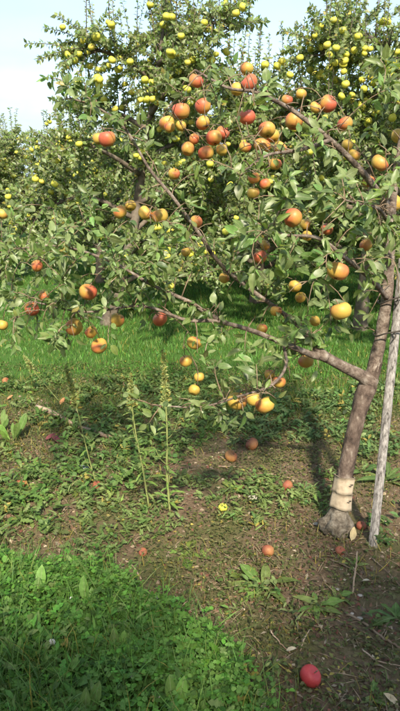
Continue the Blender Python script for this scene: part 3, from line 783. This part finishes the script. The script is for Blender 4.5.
far = [(.72, 7.7, 1.3, tD), (2.9, 7.8, 1.3, tC), (-5.6, 10.2, .95, tC), (-.6, 11.5, 1.25, tC), (.9, 10.0, 1.1, tD), (3.0, 10.5, 1.2, tC), (4.4, 6.4, .95, tA), (5.6, 11, 1.2, tD),
       (-7.5, 15, 1.1, tD), (-4.9, 15, 1.05, tC), (-2.3, 15.5, 1.1, tD), (.3, 15, 1.1, tC), (2.6, 15.2, 1.1, tD), (5.2, 15, 1.1, tC), (-9.5, 19, 1.2, tC), (-6.8, 19.5, 1.2, tD), (-4.0, 19.5, 1.2, tC), (-1.2, 19.5, 1.2, tD), (1.8, 19.5, 1.2, tC), (4.5, 19.5, 1.2, tD), (7.2, 19.5, 1.2, tC)]
for i, (x, y, s, src) in enumerate(far):
    c = copy_tree(src, None, skip=('apple',)); c.location = (x, y, float(ground_h(x, y))); c.scale = (s, s, s); c.rotation_euler.z = i * 1.7 + .6
    tag(c, {0: 'tall green tree filling the gap between the two tall yellow-apple trees', 1: 'tall green tree behind the upper right yellow-apple tree', 2: 'low green tree behind the left-edge tree, at the picture\'s left border', 5: 'green tree right of the upper right yellow-apple tree, at the right border'}.get(i, 'green apple tree in the far rows, half hidden behind the yellow-apple trees'), 'apple tree', 'far orchard rows')
for i, (x, y, s, src) in enumerate(((-2.3, -2.3, 1.22, tB), (-.9, -2.4, 1.22, tB), (.6, -2.35, 1.2, tB), (2.2, -2.3, 1.2, tB))):
    c = copy_tree(src, None, skip=('apple',)); c.location = (x, y, float(ground_h(x, y))); c.scale = (s, s, s); c.rotation_euler.z = i * 2.1 + .9
    tag(c, 'apple tree of the row at the viewer\'s back, shading the nearest ground', 'apple tree', 'orchard row behind the viewer')

# ------------------------------------------------------------------ ground cover
def sample_ground(n, x0, x1, y0, y1):
    return rng.uniform(x0, x1, n), rng.uniform(y0, y1, n)
def ground_pts(x, y): return np.stack([x, y, ground_h(x, y)], 1)
def in_view(x, y, pad=40):
    p = ground_pts(x, y); a, b, z = proj(p)
    return (z > .5) & (a > -pad) & (a < 400 + pad) & (b < 711 + pad * 2), a, b

BLADE = (np.array([(0, -.5, 0), (0, .5, 0), (.12, -.42, .4), (.12, .42, .4), (.38, -.25, .75), (.38, .25, .75), (.75, 0, .98)]),
         np.array([(0, 1, 3), (0, 3, 2), (2, 3, 5), (2, 5, 4), (4, 5, 6)]), np.array([(.5, .1)] * 7))
def blades(name, x, y, hgt, wid, base, label, spread=.25, mat='grass', yellow=.05, jitter=.25):
    n = len(x); T = ground_pts(x, y) - np.array([0, 0, .004]); az = rng.uniform(0, 6.283, n)
    d = np.stack([np.cos(az), np.sin(az), np.zeros(n)], 1); up = np.array([0, 0, 1.0]) + rng.normal(0, spread, (n, 3))
    z = unit(up); yv = unit(np.cross(z, d)); xv = np.cross(yv, z)
    Rm = np.stack([xv, yv, z], -1)
    S = np.stack([hgt * rng.uniform(.2, .9, n), wid * rng.uniform(.7, 1.3, n), hgt], 1)
    A = Acc(); A.scatter(*BLADE, Rm, S, T, leaf_tints(n, base, (.20, .22, .07), .12, yellow, jitter))
    o = A.build(name, M[mat], None, origin=(0, 0, 0)); tag(o, label, 'grass', kind='stuff'); return o

# mown grass aisle behind the tree
x, y = sample_ground(330000, -7, 6, 3.2, 13)
dens = np.clip((y + 1.5 * (fbm(x * .9 + 4, y * .9) - .5) - 3.75) / .8, 0, 1) * np.clip(1.25 - y / 13, .15, 1)
ok, a_, b_ = in_view(x, y, 30); k = ok & (rng.random(len(x)) < dens * .85)
x, y = x[k], y[k]
tall = fbm(x * 1.7, y * 1.7 + 3)
blades('aisle_grass', x, y, (.022 + .05 * tall) * rng.uniform(.5, 1.3, len(x)), .0036 + .0006 * y, (.09, .195, .034), 'bright green grass of the aisle between the tree rows')
print('aisle blades', len(x))
# thin grass over the herbicide strip
x, y = sample_ground(60000, -2.4, 2.2, 1.2, 4.6)
ok, a_, b_ = in_view(x, y); m = fbm(x * 2.3 + 9, y * 2.3)
k = ok & (rng.random(len(x)) < np.clip((m - .45) * 3.2, 0, 1) * .5 + np.clip((y - 3.0) / 2.2, 0, .5) + .35 * in_poly(a_, b_, [(-40, 360), (210, 370), (190, 430), (60, 560), (-40, 560)]))
x, y = x[k], y[k]
blades('strip_grass', x, y, rng.uniform(.02, .07, len(x)), .0032, (.12, .15, .05), 'thin short grass scattered over the bare soil under the tree', .4, yellow=.25)

# tiny creeping weeds
x, y = sample_ground(210000, -2.5, 2.3, 1.15, 5.0)
ok, a_, b_ = in_view(x, y); m = .6 * fbm(x * 2.0 + 1, y * 2.0 + 8) + .4 * fbm(x * 7, y * 7 + 2)
bare = in_poly(a_, b_, [(300, 540), (400, 560), (400, 711), (262, 711), (262, 640), (215, 590)]) | in_poly(a_, b_, [(180, 470), (330, 480), (330, 540), (180, 545)])
k = ok & (rng.random(len(x)) < np.clip((m - .40 - .05 * bare) * 5, .04, 1) * .66)
x, y = x[k], y[k]; n = len(x)
az = rng.uniform(0, 6.283, n); d = np.stack([np.cos(az), np.sin(az), rng.uniform(-.1, .5, n)], 1)
tn2 = leaf_tints(n, (.085, .100, .030), (.16, .14, .065), .35, .05, .32)
A = Acc(); A.scatter(*SIMPLE_LEAVES[0], frames(d, np.array([0, 0, 1.0]) + rng.normal(0, .4, (n, 3))), rng.uniform(.008, .024, n), ground_pts(x, y) + np.stack([np.zeros(n), np.zeros(n), rng.uniform(0, .022, n)], 1), tn2)
o = A.build('creeping_weeds', M['clover'], None, origin=(0, 0, 0)); tag(o, 'low creeping weeds and seedlings carpeting the strip of soil', 'weeds', kind='stuff')
print('creepers', n)

# leaf litter and straw
x, y = sample_ground(64000, -2.5, 2.3, 1.15, 4.6)
ok, a_, b_ = in_view(x, y); m = fbm(x * 3 + 5, y * 3 + 1); k = ok & (rng.random(len(x)) < np.clip((m - .35) * 2.5, .1, 1) * .6); x, y = x[k], y[k]; n = len(x)
az = rng.uniform(0, 6.283, n); d = np.stack([np.cos(az), np.sin(az), rng.normal(0, .15, n)], 1)
pal = np.array([(.19, .11, .068), (.28, .215, .14), (.12, .068, .046), (.36, .30, .21), (.17, .07, .05)])
A = Acc()
S = np.stack([rng.uniform(.008, .03, n), rng.uniform(.005, .03, n), rng.uniform(.01, .04, n)], 1)
A.scatter(*SIMPLE_LEAVES[1], frames(d, np.array([0, 0, 1.0]) + rng.normal(0, .3, (n, 3))), S, ground_pts(x, y) + np.array([0, 0, .004]), pal[rng.integers(0, 5, n)] * rng.uniform(.7, 1.2, (n, 1)))
k = rng.random(n) < .4                     # straws and bits of twig
A.scatter(*SIMPLE_LEAVES[0], frames(d[k], np.tile([0, 0, 1.0], (k.sum(), 1))), np.stack([rng.uniform(.03, .10, k.sum()), np.full(k.sum(), .006), np.full(k.sum(), .03)], 1), ground_pts(x[k] + .02, y[k]) + np.array([0, 0, .008]), np.array([.30, .23, .15]) * rng.uniform(.6, 1.2, (k.sum(), 1)))
o = A.build('leaf_litter', M['dry'], None, origin=(0, 0, 0)); tag(o, 'brown leaf litter and straw strewn over the soil', 'leaf litter', kind='stuff')

# crumbs of earth
ico = np.array([(0, 0, 1), (.9, 0, .1), (.28, .85, .0), (-.72, .53, .1), (-.72, -.53, 0), (.28, -.85, .1), (0, 0, -1)]); icf = np.array([(0, i, i % 5 + 1) for i in range(1, 6)] + [(6, i % 5 + 1, i) for i in range(1, 6)])
x, y = sample_ground(9000, -2.2, 2.1, 1.15, 4.2); ok, a_, b_ = in_view(x, y); x, y = x[ok], y[ok]; n = len(x)
az = rng.uniform(0, 6.28, n)
A = Acc(); s = rng.gamma(2, .0022, n).clip(.0015, .016)
A.scatter(ico, icf, np.zeros((7, 2)), frames(np.stack([np.cos(az), np.sin(az), 0 * az], 1), np.tile([0, 0, 1.0], (n, 1))), np.stack([s, s * rng.uniform(.6, 1.1, n), s * .7], 1), ground_pts(x, y), np.array([.12, .09, .065])[None] * rng.uniform(.6, 2.2, (n, 1)))
o = A.build('soil_crumbs', M['dry'], None, smooth=False, origin=(0, 0, 0)); tag(o, 'crumbs of earth and grit lying on the bare soil', 'soil', kind='stuff')

# clover sward in the foreground
CLOVER_POLY = [(-60, 572), (30, 568), (70, 580), (120, 590), (150, 612), (185, 640), (225, 655), (250, 680), (258, 711), (265, 800), (-60, 800)]
x, y = sample_ground(90000, -1.3, .6, 1.05, 2.5)
x2, y2 = x + .14 * (fbm(x * 5, y * 5) - .5) * 2 + rng.normal(0, .035, len(x)), y + .22 * (fbm(x * 5 + 5, y * 5) - .5) * 2 + rng.normal(0, .035, len(x))
_, a_, b_ = in_view(x2, y2, 80); k = in_poly(a_, b_, CLOVER_POLY); x, y = x[k], y[k]
k = rng.random(len(x)) < .30 * (.35 + 1.1 * fbm(x * 5, y * 5 + 3)); x, y = x[k], y[k]; n = len(x)
hgt = (.035 + .085 * fbm(x * 4 + 2, y * 4)) * rng.uniform(.6, 1.15, n)
base = ground_pts(x, y); top_ = base + np.stack([rng.normal(0, .012, n), rng.normal(0, .012, n), hgt], 1)
A = Acc(); tc_ = leaf_tints(n, (.085, .190, .030), (.15, .26, .06), .3, .005, .36)
CL = leaf_template(.42, .25, .12, 0, (0, .35, .75, 1), (0, .75, 1, 0))
az = rng.uniform(0, 6.283, n); lean = rng.normal(0, .3, (n, 3))
for q in range(3):
    aq = az + q * 2.094 + rng.normal(0, .1, n)
    d = np.stack([np.cos(aq), np.sin(aq), rng.normal(.02, .2, n)], 1)
    A.scatter(*CL, frames(d, np.array([0, 0, 1.0]) + lean), rng.uniform(.008, .022, n), top_, tc_ * rng.uniform(.9, 1.1, (n, 1)))
STK = (np.array([(0, -.5, 0), (0, .5, 0), (0, 0, 1)]), np.array([(0, 1, 2)]), np.zeros((3, 2)))
d = np.stack([np.cos(az), np.sin(az), 0 * az], 1); z = unit(top_ - base); yv = unit(np.cross(z, d)); Rm = np.stack([np.cross(yv, z), yv, z], -1)
A.scatter(*STK, Rm, np.stack([np.ones(n), np.full(n, .003), np.linalg.norm(top_ - base, axis=1)], 1), base, tc_ * 1.1)
o = A.build('clover_patch', M['clover'], None, origin=(0, 0, 0)); tag(o, 'dense dark green clover in the lower left foreground', 'clover', kind='stuff')
print('clover', n)
# grass among the clover, longest at the left corner
k = rng.random(n) < .75; gx_, gy_ = x[k] + .01, y[k]
blades('foreground_grass', gx_, gy_, rng.uniform(.05, .19, k.sum()), .0040, (.11, .21, .045), 'grass blades growing through the foreground clover', .35)
cx_, cy_ = sample_ground(5000, -1.2, -.4, 1.05, 1.75); _, a_, b_ = in_view(cx_, cy_, 80)
k = in_poly(a_, b_, [(-60, 640), (25, 645), (60, 690), (80, 800), (-60, 800)]) & (rng.random(5000) < .5)
blades('long_grass', cx_[k], cy_[k], rng.uniform(.09, .19, k.sum()), .0055, (.085, .16, .04), 'long arching grass in the lower left corner', .45)

# leafy forbs in clumps
def forbs(name, n, x0, x1, y0, y1, poly, thr, size, hmax, base, label, scale=3.0, per=5):
    x, y = sample_ground(n, x0, x1, y0, y1); ok, a_, b_ = in_view(x, y, 60)
    k = ok & in_poly(a_, b_, poly) & (fbm(x * scale + 3, y * scale + 11) > thr); x, y = x[k], y[k]; n = len(x)
    A = Acc(); pt = ground_pts(x, y); tb = leaf_tints(n, base, (.2, .25, .09), .2, .02, .22)
    shapes = [leaf_template(.2, .3, .4, .06, (0, .3, .65, 1), (0, .8, 1, 0), .02), leaf_template(.36, .25, .3, .0, (0, .3, .7, 1), (0, .9, .95, 0), .03), leaf_template(.09, .4, .5, .15, (0, .3, .65, 1), (0, .9, .8, 0)),
              leaf_template(.24, .3, .35, .05, (0, .14, .24, .36, .46, .6, .72, .86, 1), (0, .75, .3, .95, .4, 1, .45, .7, 0), .02)]
    for q in range(per):
        az = rng.uniform(0, 6.283, n); d = np.stack([np.cos(az), np.sin(az), rng.uniform(0, 1.4, n)], 1)
        h = rng.uniform(0, hmax, n)
        sel = (np.floor(fbm(x * 9 + 2, y * 9) * 40).astype(int) + (rng.random(n) < .2)) % 4
        Rf = frames(d, np.array([0, -.2, 1.0]) + rng.normal(0, .3, (n, 3))); S_ = rng.uniform(*size, n); T_ = pt + np.stack([rng.normal(0, .01, n), rng.normal(0, .01, n), h], 1); C_ = tb * rng.uniform(.8, 1.2, (n, 1))
        for w_, shp in enumerate(shapes): m_ = sel == w_; A.scatter(*shp, Rf[m_], S_[m_] * (1, .75, 1.3, 1.25)[w_], T_[m_], C_[m_])
    o = A.build(name, M['clover'], None, origin=(0, 0, 0)); tag(o, label, 'weeds', kind='stuff'); print(name, n)
forbs('leafy_weeds', 4600, -2.4, .3, 1.9, 4.6, [(-40, 350), (220, 372), (215, 440), (190, 470), (120, 500), (60, 540), (-40, 545)], .42, (.016, .048), .05, (.085, .145, .034), 'low leafy weeds crowding the left side around the fallen branch')
forbs('shade_weeds', 5000, -.2, 2.4, 1.5, 4.4, [(200, 400), (420, 380), (420, 640), (360, 620), (370, 540), (330, 440), (230, 450)], .50, (.018, .045), .05, (.085, .145, .045), 'low dark weeds round the trunk and the stake')
forbs('strip_weeds', 7000, -1.6, 2.0, 1.3, 3.6, [(60, 480), (340, 470), (330, 640), (270, 690), (200, 640), (130, 580), (60, 560)], .56, (.014, .036), .03, (.11, .16, .045), 'scattered little leafy weeds on the strip of soil', 4.0)
forbs('clover_forbs', 3500, -1.3, .6, 1.05, 2.5, CLOVER_POLY, .34, (.018, .045), .09, (.085, .185, .032), 'narrow leafed herbs mixed into the foreground clover', 5.0, 4)

# ------------------------------------------------------------------ single weeds
SPT = leaf_template(.115, .22, .12, .05, (0, .2, .4, .6, .8, .93, 1), (0, .22, .45, .85, 1, .6, 0), .012)
WT = [leaf_template(.13, .35, .45, .06, (0, .14, .24, .36, .46, .6, .72, .86, 1), (0, .4, .2, .7, .4, 1, .6, .85, 0), .02), leaf_template(.17, .3, .45, .08, (0, .2, .4, .6, .8, 1), (0, .35, .75, 1, .8, 0), .02), leaf_template(.20, .2, .3, -.06, (0, .2, .4, .6, .8, 1), (0, .4, .6, 1, .7, 0), .035), leaf_template(.14, .35, .6, .0, (0, .2, .4, .6, .8, 1), (0, .5, .9, 1, .7, 0), .015)]
def weed_meshes(base, n=9):
    tt = leaf_tints(n, base, (.22, .27, .08), .25, .0, .15); out = []
    for q in range(n):
        A = Acc(); v, f, uv = WT[q % 4]; A.add(v, f, tt[q], uv); out.append(A.mesh('leaf', M['weed']))
    return out
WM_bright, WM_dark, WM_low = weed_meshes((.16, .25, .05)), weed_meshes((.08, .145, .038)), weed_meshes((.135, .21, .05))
WM_tall = []
for q_ in leaf_tints(6, (.13, .225, .05), (.17, .26, .07), .3, 0, .2):
    A = Acc(); A.add(SPT[0], SPT[1], q_, SPT[2]); WM_tall.append(A.mesh('leaf', M['weed']))
def weed(px, py, n, size, rise, label, ms=WM_bright, cat='weed', group='leafy weeds on the ground', az0=None, fan=6.283):
    p = G(px, py); root = empty('broadleaf_weed', p); tag(root, label, cat, group)
    a0 = random.uniform(0, 6.28) if az0 is None else az0 - fan / 2
    for k in range(n):
        az = a0 + fan * (k + random.uniform(-.3, .3)) / n
        d = np.array([math.cos(az), math.sin(az), rise * random.uniform(.6, 1.4)])
        q = p + np.array([random.gauss(0, .008), random.gauss(0, .008), -.003])
        place('leaf', random.choice(ms), root, frames(d[None], np.array([[random.gauss(0, .25), random.gauss(0, .25) - .15 - (2.2 if rise > 1.4 else 0), 1.0]]))[0], size * random.uniform(.65, 1.15), q)
    return root
weed(183, 552, 7, .10, .35, 'bright green weed rosette in the middle of the dirt, left of the brown apple')
weed(262, 588, 11, .125, .45, 'largest spreading weed rosette on the bare soil below the brown apple', WM_low)
weed(240, 574, 6, .07, .6, 'small light green weed just above the largest rosette', WM_bright)
weed(205, 556, 5, .05, .8, 'tiny light green weed right of the bright rosette')
weed(318, 606, 12, .085, .5, 'bushy green weed on the dirt below the tree trunk', WM_low)
weed(336, 596, 7, .06, .7, 'small weed hugging the bushy weed below the trunk', WM_low)
weed(352, 566, 5, .06, .7, 'small weed on the dirt between trunk and pale upright twig', WM_low)
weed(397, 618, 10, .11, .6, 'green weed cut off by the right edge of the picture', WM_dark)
weed(232, 492, 7, .075, .7, 'weed left of the dark brown apple under the branch', WM_bright)
weed(262, 487, 7, .09, .25, 'flat weed with long leaves beside the dark brown apple', WM_low)
weed(12, 440, 7, .18, 1.6, 'tall upright dock leaves at the left edge by the fallen log', WM_tall)
weed(2, 432, 5, .15, 1.6, 'upright dock half out of the picture at the left edge', WM_tall)
weed(8, 505, 7, .12, .9, 'bright dock low on the left edge below the fallen apple', WM_bright)
weed(30, 520, 7, .08, .5, 'flat bright weed near the left edge above the clover', WM_bright)
weed(45, 488, 9, .09, .5, 'leafy weed right of the orange apple at the left', WM_low)
weed(72, 492, 7, .08, .5, 'leafy weed between the orange apple and the thin tall weed', WM_bright)
weed(60, 460, 5, .055, .4, 'small pale weed above the grey stone', WM_bright)
weed(122, 455, 7, .09, .4, 'star-shaped weed at the end of the fallen log', WM_low)
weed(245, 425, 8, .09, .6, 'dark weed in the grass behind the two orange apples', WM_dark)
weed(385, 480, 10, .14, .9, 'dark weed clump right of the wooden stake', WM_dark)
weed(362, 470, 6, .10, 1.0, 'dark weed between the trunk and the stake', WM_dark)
weed(205, 660, 9, .09, .6, 'light green weed at the edge of the clover near the bottom', WM_low)
weed(372, 695, 8, .06, .6, 'small dark weed near the bottom right corner', WM_low)
DL = 'dandelion leaves rising out of the clover'
for (px, py, n, s, az, lb) in ((38, 615, 2, .17, 1.6, 'single tall pale dandelion leaf at the back left of the clover'), (88, 618, 2, .16, 2.0, 'pale dandelion leaf leaning left at the back of the clover'), (108, 606, 2, .11, 1.4, 'short dandelion leaf at the back edge of the clover'), (116, 610, 2, .10, .6, 'broad little leaf at the back right of the clover'),
                               (36, 650, 2, .13, 1.6, 'dandelion leaf in the middle of the clover above the white flower'), (172, 725, 3, .16, 1.5, 'broad pale leaf standing at the bottom of the clover'), (190, 735, 2, .15, 1.5, 'broad leaf right of the pale one at the bottom edge'), (85, 735, 3, .15, 1.5, 'pair of broad leaves at the bottom edge left of centre'),
                               (118, 665, 3, .12, 1.2, 'dandelion leaf in the clover right of the white flower'), (15, 680, 3, .13, 2.2, 'pale curling leaf near the left edge of the clover')):
    weed(px, py, n, s * .9, 3.0, lb, WM_tall, 'dandelion', DL, az0=az, fan=1.6)

# tall seeding weeds
def tall_weed(path, hr, lab, leaves, spike, lw=.05, dist=None):
    p0 = G(*path[0]); d0 = proj(p0)[2]; root = empty('tall_weed', p0); tag(root, lab, 'weed', 'tall seeding weeds under the branch')
    pts = smooth_path([p0] + [P(x, y, d0 - .02 * i) for i, (x, y) in enumerate(path[1:], 1)], 30)
    A = Acc(); A.tube(pts, np.linspace(hr, hr * .35, 30), 6, (.23, .26, .09)); A.build('stem', M['seed'], root)
    A = Acc(); tg = unit(np.gradient(pts, axis=0)); i0 = int(30 * (1 - spike)); cnt = 420
    tt = rng.uniform(i0, 28.9, cnt); j = tt.astype(int); fr = (tt - j)[:, None]; c = pts[j] * (1 - fr) + pts[j + 1] * fr
    dd = unit(rng.normal(0, 1, (cnt, 3)) + tg[j] * 1.1)
    taper = (1.25 - .85 * (tt - i0) / (29 - i0))
    A.scatter(*SIMPLE_LEAVES[0], frames(dd, rng.normal(0, 1, (cnt, 3))), np.stack([.026 * taper, .018 * taper, .018 * taper], 1), c + dd * .003, leaf_tints(cnt, (.22, .27, .09), (.34, .34, .15), .3, .1)); A.build('seed_spike', M['seed'], root)
    for k in range(leaves):
        t = .06 + (1 - spike - .06) * (k + .5) / leaves; i = int(t * 29); az = k * 2.4 + random.uniform(-.4, .4)
        d = np.array([math.cos(az), math.sin(az), random.uniform(.1, .7)])
        sz = lw * random.uniform(.7, 1.3) * (1.25 - .5 * t); place('leaf', random.choice(WM_low), root, frames(d[None], np.array([[0, -.3, 1.0]]))[0], (sz, sz * .7, sz), pts[i])
    for k in range(3):
        i = 5 + 4 * k; az = random.uniform(0, 6.28); e = pts[i] + np.array([math.cos(az) * .05, math.sin(az) * .04, .07])
        A = Acc(); A.tube(bez(pts[i], pts[i] * .5 + e * .5 + np.array([math.cos(az) * .015, 0, -.01]), e, 6), np.linspace(hr * .5, hr * .25, 6), 5, (.2, .24, .08)); A.build('side_stem', M['seed'], root)
        for q in range(4):
            d = np.array([random.gauss(0, 1), random.gauss(0, 1), .4]); place('leaf', random.choice(WM_low), root, frames(d[None], np.array([[0, -.3, 1.0]]))[0], lw * random.uniform(.4, .8), e)
tall_weed([(170, 512), (167, 475), (167, 430), (165, 390), (163, 350)], .006, 'tallest seeding weed, pale upright stem under the drooping branch', 36, .34, .055)
tall_weed([(149, 508), (143, 470), (136, 435), (132, 405), (130, 374)], .005, 'tall seeding weed leaning left beside the tallest one', 26, .28, .05)
tall_weed([(97, 487), (90, 462), (84, 438), (76, 405), (66, 366)], .0035, 'thin tall weed rising past the fallen log at the left', 14, .30, .04)
tall_weed([(60, 402), (48, 388), (36, 374), (24, 356)], .003, 'slender grass-like weed slanting left near the grass edge', 8, .25, .04)

# white clover flowers
for (px, py, s, lb) in ((53, 664, .011, 'white clover flower in the dark clover at the left'), (225, 697, .012, 'white clover flower at the bottom near the dirt edge'), (72, 618, .007, 'small white clover flower at the back of the clover'), (131, 696, .007, 'faint white bud at the bottom of the clover'), (157, 716, .007, 'tiny white flower at the bottom edge beside the pale leaf')):
    p = G(px, py); h = .09; root = empty('clover_flower', p); tag(root, lb, 'flower', 'white clover flowers')
    t = p + np.array([.004, -.006, h])
    A = Acc(); A.tube(bez(p, p + np.array([.01, 0, h * .5]), t, 6), .0016, 5, (.10, .16, .05)); A.build('stem', M['seed'], root)
    A = Acc(); cnt = 70; dd = unit(rng.normal(0, 1, (cnt, 3)) + [0, 0, .35])
    A.scatter(*SIMPLE_LEAVES[0], frames(dd, rng.normal(0, 1, (cnt, 3))), np.full(cnt, s * 1.05), np.tile(t, (cnt, 1)), np.full((cnt, 3), .7)); A.build('flower_head', M['petal'], root)

# ------------------------------------------------------------------ windfalls, stones, dead wood
WG = 'windfall apples on the ground'
for (px, py, w, me, b, lb, sink) in (
    (310, 673, 21, REDAPPLE, .9, 'large crimson apple lying on bare soil at the bottom right', .12),
    (268, 549, 13, FALLEN[0], .7, 'brownish red apple on the dirt left below the trunk', .2),
    (22, 484, 11, FALLEN[1], .5, 'orange-brown apple in the weeds near the left edge', .2),
    (97, 484, 9, FALLEN[0], .9, 'dull red apple at the foot of the thin tall weed', .3),
    (231, 453, 13, FALLEN[1], .45, 'orange apple on the ground below the drooping branch, lower of two', .15),
    (252, 441, 13, FALLEN[0], .85, 'reddish apple on the ground, upper right of two below the drooping branch', .15),
    (287, 485, 12, FALLEN[0], 1.0, 'dark rotten brown apple on the ground left of the trunk bands', .2),
    (223, 507, 9, YFALLEN, .1, 'small yellow apple alone on the ground in the middle', .15),
    (340, 549, 10, FALLEN[1], 1.0, 'dark red apple half sunk in the soil in front of the trunk', .45),
    (361, 523, 10, FALLEN[0], 1.0, 'dark red apple tucked between the trunk foot and the stake', .25),
    (143, 549, 9, FALLEN[1], .9, 'old brown apple on the dirt above the clover', .35),
    (6, 380, 8, FALLEN[1], .7, 'reddish apple in the grass at the left edge far from the clover', .2)):
    g = G(px, py); d = proj(g)[2]; r = w * d / (2 * FPX)
    g = G(px, py + w * .42); p = g + np.array([0, 0, r * (.88 - sink)])
    ax_ = Vector((random.gauss(0, .6), random.gauss(0, .6) - .2, 1)).normalized()
    o = place('fallen_apple', me, None, np.array(ax_.to_track_quat('Z', 'Y').to_matrix() @ Matrix.Rotation(random.uniform(0, 6.28), 3, 'Z')), (r, r, r), p)
    o.color = (b, random.random(), 0, 1); tag(o, lb, 'apple', WG)
    for nm, mm in (('stem', STEM), ('calyx', CALYX)):
        c = bpy.data.objects.new(nm, mm); col.objects.link(c); c.parent = o

def stone(px, py, w, mat, lb, flat=.6):
    g = G(px, py); r = w * proj(g)[2] / (2 * FPX); A = apple_acc(12, 8, px, .9)
    v = A.v[0]; v *= np.array([1.15, .85, flat]) * (1 + .16 * (2 * vnoise(v[:, :1] * 2 + px, v[:, 1:2] * 2 + v[:, 2:] * 3) - 1)); A.v[0] = v * r + g + [0, 0, r * flat * .35]
    o = A.build('stone', M[mat], None, origin=tuple(g)); tag(o, lb, 'stone', 'stones on the soil'); return o
stone(253, 499, 9, 'stone', 'pale rounded stone right of the small yellow apple')
stone(82, 469, 13, 'greystone', 'flat blue-grey stone left of the thin tall weed', .4)
stone(158, 597, 5, 'stone', 'small cream pebble on the dirt above the clover edge')
stone(338, 589, 4, 'stone', 'tiny pale pebble on the dirt left of the pale upright twig')
stone(360, 596, 5, 'stone', 'small pale pebble on the dirt right of the pale upright twig', .5)
stone(352, 612, 4, 'stone', 'tiny pebble on the dirt below the pale upright twig')
stone(360, 618, 6, 'stone', 'buff pebble on the dirt near the long brown twig', .5)
stone(316, 524, 6, 'stone', 'pale stone at the left of the trunk foot')
stone(62, 455, 4, 'stone', 'tiny white pebble above the leafy weeds at the left')

def stick(name, ctrl, r0, r1, mat, lb, cat, group=None, lift=.006, sides=7, kink=.0014):
    pts = [G(x, y, lift + (dz if dz else 0)) for x, y, dz in ctrl]; n = max(10, 5 * len(ctrl)); sp = smooth_path(pts, n)
    sp[1:-1] += rng.normal(0, kink, (n - 2, 3)) * [1, 1, .5]
    A = Acc(); A.tube(sp, np.linspace(r0, r1, n) * (1 + .1 * rng.normal(0, 1, n)), sides)
    o = A.build(name, M[mat], None, origin=tuple(pts[0])); tag(o, lb, cat, group); return o
stick('fallen_log', [(37, 411, .02), (60, 420, .012), (76, 427, -.004), (90, 432, .008), (113, 441, .016)], .016, .013, 'log', 'pale broken branch lying in the weeds at the left', 'branch', None, .012, 12)
TG = 'twigs on the soil'
stick('twig', [(356, 566, .06), (355, 578, .035), (352, 595, .0)], .003, .004, 'log', 'pale upright twig stuck in the dirt below the trunk', 'twig', TG)
stick('twig', [(345, 612, 0), (362, 624, .004), (380, 638, .004), (402, 650, 0)], .0045, .004, 'twig', 'long brown twig on the dirt running to the right edge', 'twig', TG)
stick('twig', [(362, 650, 0), (378, 664, .004), (402, 669, 0)], .003, .002, 'log', 'thin straw-coloured twig near the right edge below the long brown one', 'twig', TG)
stick('twig', [(270, 633, .012), (277, 642, .006), (290, 653, 0)], .0028, .002, 'log', 'pale straw above the crimson apple on its left', 'twig', TG)
stick('twig', [(300, 652, 0), (304, 642, .012), (310, 634, .02)], .002, .0015, 'log', 'short straw standing above the crimson apple', 'twig', TG)
stick('twig', [(218, 466, 0), (230, 467, .004), (243, 466, 0)], .005, .004, 'twig', 'brown twig lying under the orange windfall apple', 'twig', TG)
stick('twig', [(258, 474, 0), (275, 476, .004), (292, 479, 0)], .004, .003, 'twig', 'brown twig lying just behind the dark rotten apple', 'twig', TG)
stick('twig', [(125, 560, 0), (134, 568, .004), (141, 580, 0)], .003, .003, 'log', 'pale twig on the brown dirt above the clover', 'twig', TG)
stick('twig', [(330, 560, 0), (348, 570, .004), (366, 582, 0)], .003, .002, 'twig', 'dark twig crossing the dirt in front of the trunk', 'twig', TG)
stick('twig', [(372, 560, 0), (385, 572, .004), (402, 590, 0)], .003, .002, 'twig', 'dark twig in the dirt right of the stake foot', 'twig', TG)

def dead_leaf(px, py, L_, az, tint, lb, rise=.3):
    v, f, uv = leaf_template(.24, .7, -.25, .1, stalk=.2); A = Acc(); g = G(px, py); d = np.array([math.cos(az), math.sin(az), rise])
    A.scatter(v, f, uv, frames(d[None], np.array([[.2, -.3, 1.0]])), np.array([L_]), (g + [0, 0, .008])[None], np.array([tint]))
    o = A.build('fallen_leaf', M['dry'], None, origin=tuple(g)); tag(o, lb, 'leaf', 'fallen leaves on the soil')
dead_leaf(351, 543, .062, 1.1, (.42, .34, .19), 'curled cream leaf on the ground against the trunk foot', .5)
dead_leaf(361, 583, .04, -.9, (.50, .44, .33), 'pale dry leaf on the dirt right of the upright twig')
dead_leaf(286, 651, .04, -.5, (.55, .47, .33), 'pale dry leaf beside the straw above the crimson apple')
dead_leaf(398, 706, .05, 2.5, (.5, .4, .25), 'tan dry leaf in the bottom right corner')
for (px, py, L_, az, lb) in ((45, 440, .07, .3, 'dark red dead leaf below the fallen log, leftmost'), (58, 443, .08, 2.2, 'dark red dead leaf below the middle of the fallen log'), (68, 437, .06, 4.0, 'dark red dead leaf close under the fallen log'), (40, 434, .05, 5.2, 'small red dead leaf by the left end of the fallen log')):
    dead_leaf(px, py, L_, az, (.17, .055, .06), lb, .2)
dead_leaf(60, 405, .06, 1.0, (.36, .17, .08), 'rusty dead leaf just behind the fallen log', .4)
dead_leaf(75, 408, .06, 2.4, (.34, .16, .08), 'rusty dead leaf behind the middle of the fallen log', .4)
dead_leaf(7, 400, .05, .4, (.40, .2, .1), 'tan dead leaf at the left edge above the dock leaves', .3)
